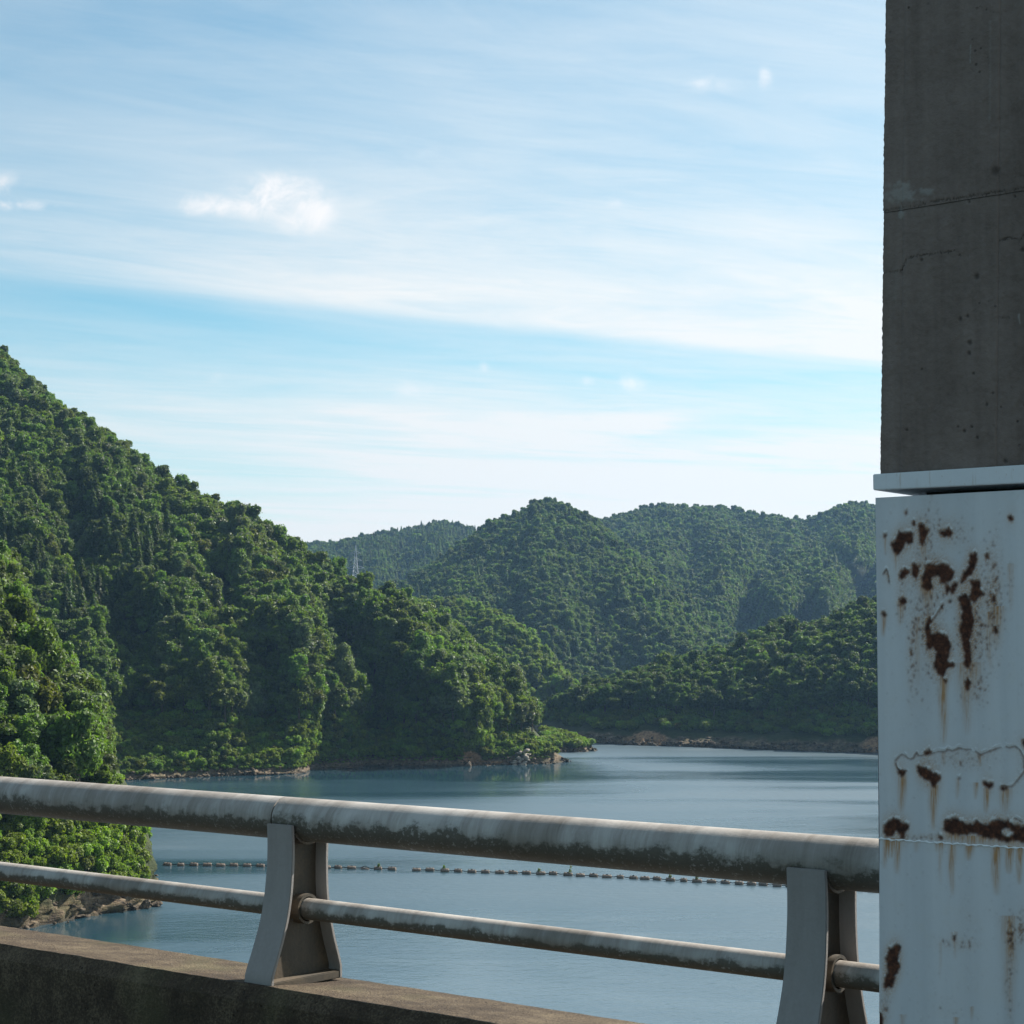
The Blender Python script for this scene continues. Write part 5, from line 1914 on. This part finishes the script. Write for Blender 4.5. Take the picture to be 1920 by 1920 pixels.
# concrete lifts, each cast against boards: shallow steps between boards, a recessed joint between lifts
edges = [0.0, 0.052, 0.30, 0.365, 0.62, 0.95, 1.28, TWID - .004]
zt2 = 7.5


def lift_mesh(z0, z1, lean):
    """front face as a fine grid with board steps and worn arrises, plus plain sides"""
    xg = np.unique(np.concatenate([np.linspace(0, .45, 260), np.linspace(.45, TWID - .006, 40)] + [[e - .0016, e, e + .0016] for e in edges[1:-1]]))
    zg = np.linspace(z0, z1, max(10, int((z1 - z0) / 0.0025))) if z1 < 4.2 else np.concatenate([np.linspace(z0, 4.0, 420), np.linspace(4.0, z1, 20)[1:]])
    Z2, X2 = np.meshgrid(zg, xg, indexing='ij')
    off = np.zeros(X2.shape)
    for e in edges[1:-1]:
        off = np.maximum(off, np.exp(-((X2 - e) / .003) ** 2) * .0013)
    step = np.interp(X2, [-1, .0515, .0525, .2995, .3005, .36, .37, 9], [0, 0, -.0009, -.0009, .0006, .0006, -.0006, -.0006])
    nzv = fbm(np.stack([X2 * 22, Z2 * 22, 0 * X2], -1), 5, .6) * .0024 + fbm(np.stack([X2 * 4, Z2 * 4, 0 * X2 + 8], -1), 2) * .003
    Y2 = (0.004 if z1 < 4.2 else 0.0015) + off + step + nzv
    edge_w = np.exp(-X2 / .006)
    jag = fbm(np.stack([0 * X2, Z2 * 85, 0 * X2 + 2], -1), 4, .6) * .0024
    XX2 = X2 + lean(Z2) + edge_w * jag
    endw = np.exp(-(Z2 - z0) / .005) + np.exp(-(z1 - Z2) / .005)
    Y2 = Y2 + endw * .0015
    R2, C2 = X2.shape
    V2 = np.stack([XX2, Y2, Z2], -1).reshape(-1, 3)
    id2 = np.arange(R2 * C2).reshape(R2, C2)
    q2 = list(np.stack([id2[:-1, :-1], id2[:-1, 1:], id2[1:, 1:], id2[1:, :-1]], -1).reshape(-1, 4))
    nb = len(V2)
    back = np.stack([XX2[:, 0], np.full(R2, TD - .004), zg], -1)
    backr = np.stack([XX2[:, -1], np.full(R2, TD - .004), zg], -1)
    V2 = np.concatenate([V2, back, backr])
    for i in range(R2 - 1):
        q2.append((id2[i, 0], id2[i + 1, 0], nb + i + 1, nb + i))
        q2.append((nb + i, nb + i + 1, nb + R2 + i + 1, nb + R2 + i))
        q2.append((nb + R2 + i, nb + R2 + i + 1, id2[i + 1, -1], id2[i, -1]))
    qx, qy, _ = project((V2[:, :1] + TW_X) * E_ + (V2[:, 1:2] + TY0) * N_ + np.concatenate([0 * V2[:, :2], V2[:, 2:] + ROADZ], 1))
    nn = fbm(np.stack([qx / 14, qy / 10, 0 * qx], -1), 4, .6)
    fn = fbm(np.stack([qx / 4, qy / 4, 0 * qx + 4], -1), 3, .6)
    facing = (V2[:, 1] < .03)
    pl = np.zeros(len(V2))
    for bx, by, rx, ry, st in ((1690, 362, 34, 22, 1.0), (1738, 360, 18, 9, .9), (1692, 400, 7, 14, .8), (1680, 375, 26, 10, .7)):
        pl = np.maximum(pl, np.exp(-((qx - bx) / rx) ** 2 - ((qy - by) / ry) ** 2) * st)
    pl = np.clip((pl + nn * .55 - .38) * 2.2, 0, .85)
    for line, wd, st in (([(1820, 84), (1819, 118)], 1.3, .7), ([(1857, 40), (1856, 230)], 2.2, .25), ([(1910, 590), (1912, 606)], 1.6, .9), ([(1680, 505), (1679, 560)], 5, .2)):
        pl = np.maximum(pl, np.exp(-(seg_dist(line, qx + nn * 2, qy) / wd) ** 2) * st)
    ck = np.zeros(len(V2))
    for line, wd, st in (([(1655, 396), (1700, 388), (1760, 376), (1830, 366), (1925, 351)], 1.5, .7), ([(1688, 510), (1700, 486), (1715, 480), (1750, 476), (1790, 470)], 1.3, .75), ([(1874, 452), (1890, 445), (1912, 450), (1925, 435)], 1.5, .8), ([(1880, 597), (1891, 595)], 2.0, .7), ([(1655, 512), (1690, 508)], 1.0, .5)):
        ck = np.maximum(ck, np.clip(1.5 - seg_dist(line, qx + fn * 3, qy + fn * 5) / wd, 0, 1) * st * np.clip(.75 + nn, .2, 1))
    for bx, by, rr2 in ((1866, 320, 8), (1831, 518, 5), (1818, 642, 4.5), (1817, 662, 3.5), (1800, 598, 4), (1814, 592, 3), (1825, 700, 2.5), (1799, 478, 2.5), (1808, 808, 3), (1822, 800, 2.5), (1832, 820, 2.5), (1850, 758, 3), (1796, 800, 2.2), (1903, 368, 2.5), (1817, 378, 2.5), (1918, 468, 4), (1885, 865, 3.5), (1700, 806, 2.5), (1728, 487, 3), (1728, 692, 2)):
        ck = np.maximum(ck, np.clip(1.4 - np.hypot(qx + fn * 2 - bx, (qy + fn * 2 - by) * .9) / rr2, 0, 1) * .85)
    pl, ck = pl * facing, ck * facing
    V2[:, 1] += ck * .0035 - pl * .002
    me = mesh_from('concrete_lift', V2, np.array(q2), smooth=True, mat=CONC, attrs={'pale': ('POINT', pl), 'crack': ('POINT', ck)})
    me.set_sharp_from_angle(angle=math.radians(40))
    return me


xa = float(bridge_px(1649.0, 880.0, TY0)[0]) - TW_X
xb = float(bridge_px(1660.5, 0.0, TY0)[0]) - TW_X
zb0 = float(bridge_px(1660.0, 0.0, TY0)[1])
lean = lambda z: xa + (xb - xa) * (z - zcapt) / (zb0 - zcapt)
link('concrete_lift', lift_mesh(zcapt, zlift, lean), tower)
link('concrete_lift', lift_mesh(zlift + .0005, zt2, lean), tower)

# ------------------------------------------------------------------ haze
HZ = 0.00009
mb = MB()
mb.box(-900, 1000, -90, 1950, -4.0, 190.0)
hm, k = mat_new('haze')
pv = k.n('ShaderNodeVolumePrincipled')
pv.inputs['Color'].default_value = (0.36, 0.64, 1.0, 1)
pv.inputs['Density'].default_value = HZ
pv.inputs['Anisotropy'].default_value = 0.3
out = k.n('ShaderNodeOutputMaterial')
k.put(out.inputs['Volume'], pv.outputs[0])
hz = link('haze', mb.mesh('haze', hm), kind='stuff', label='thin blue summer haze over the lake')
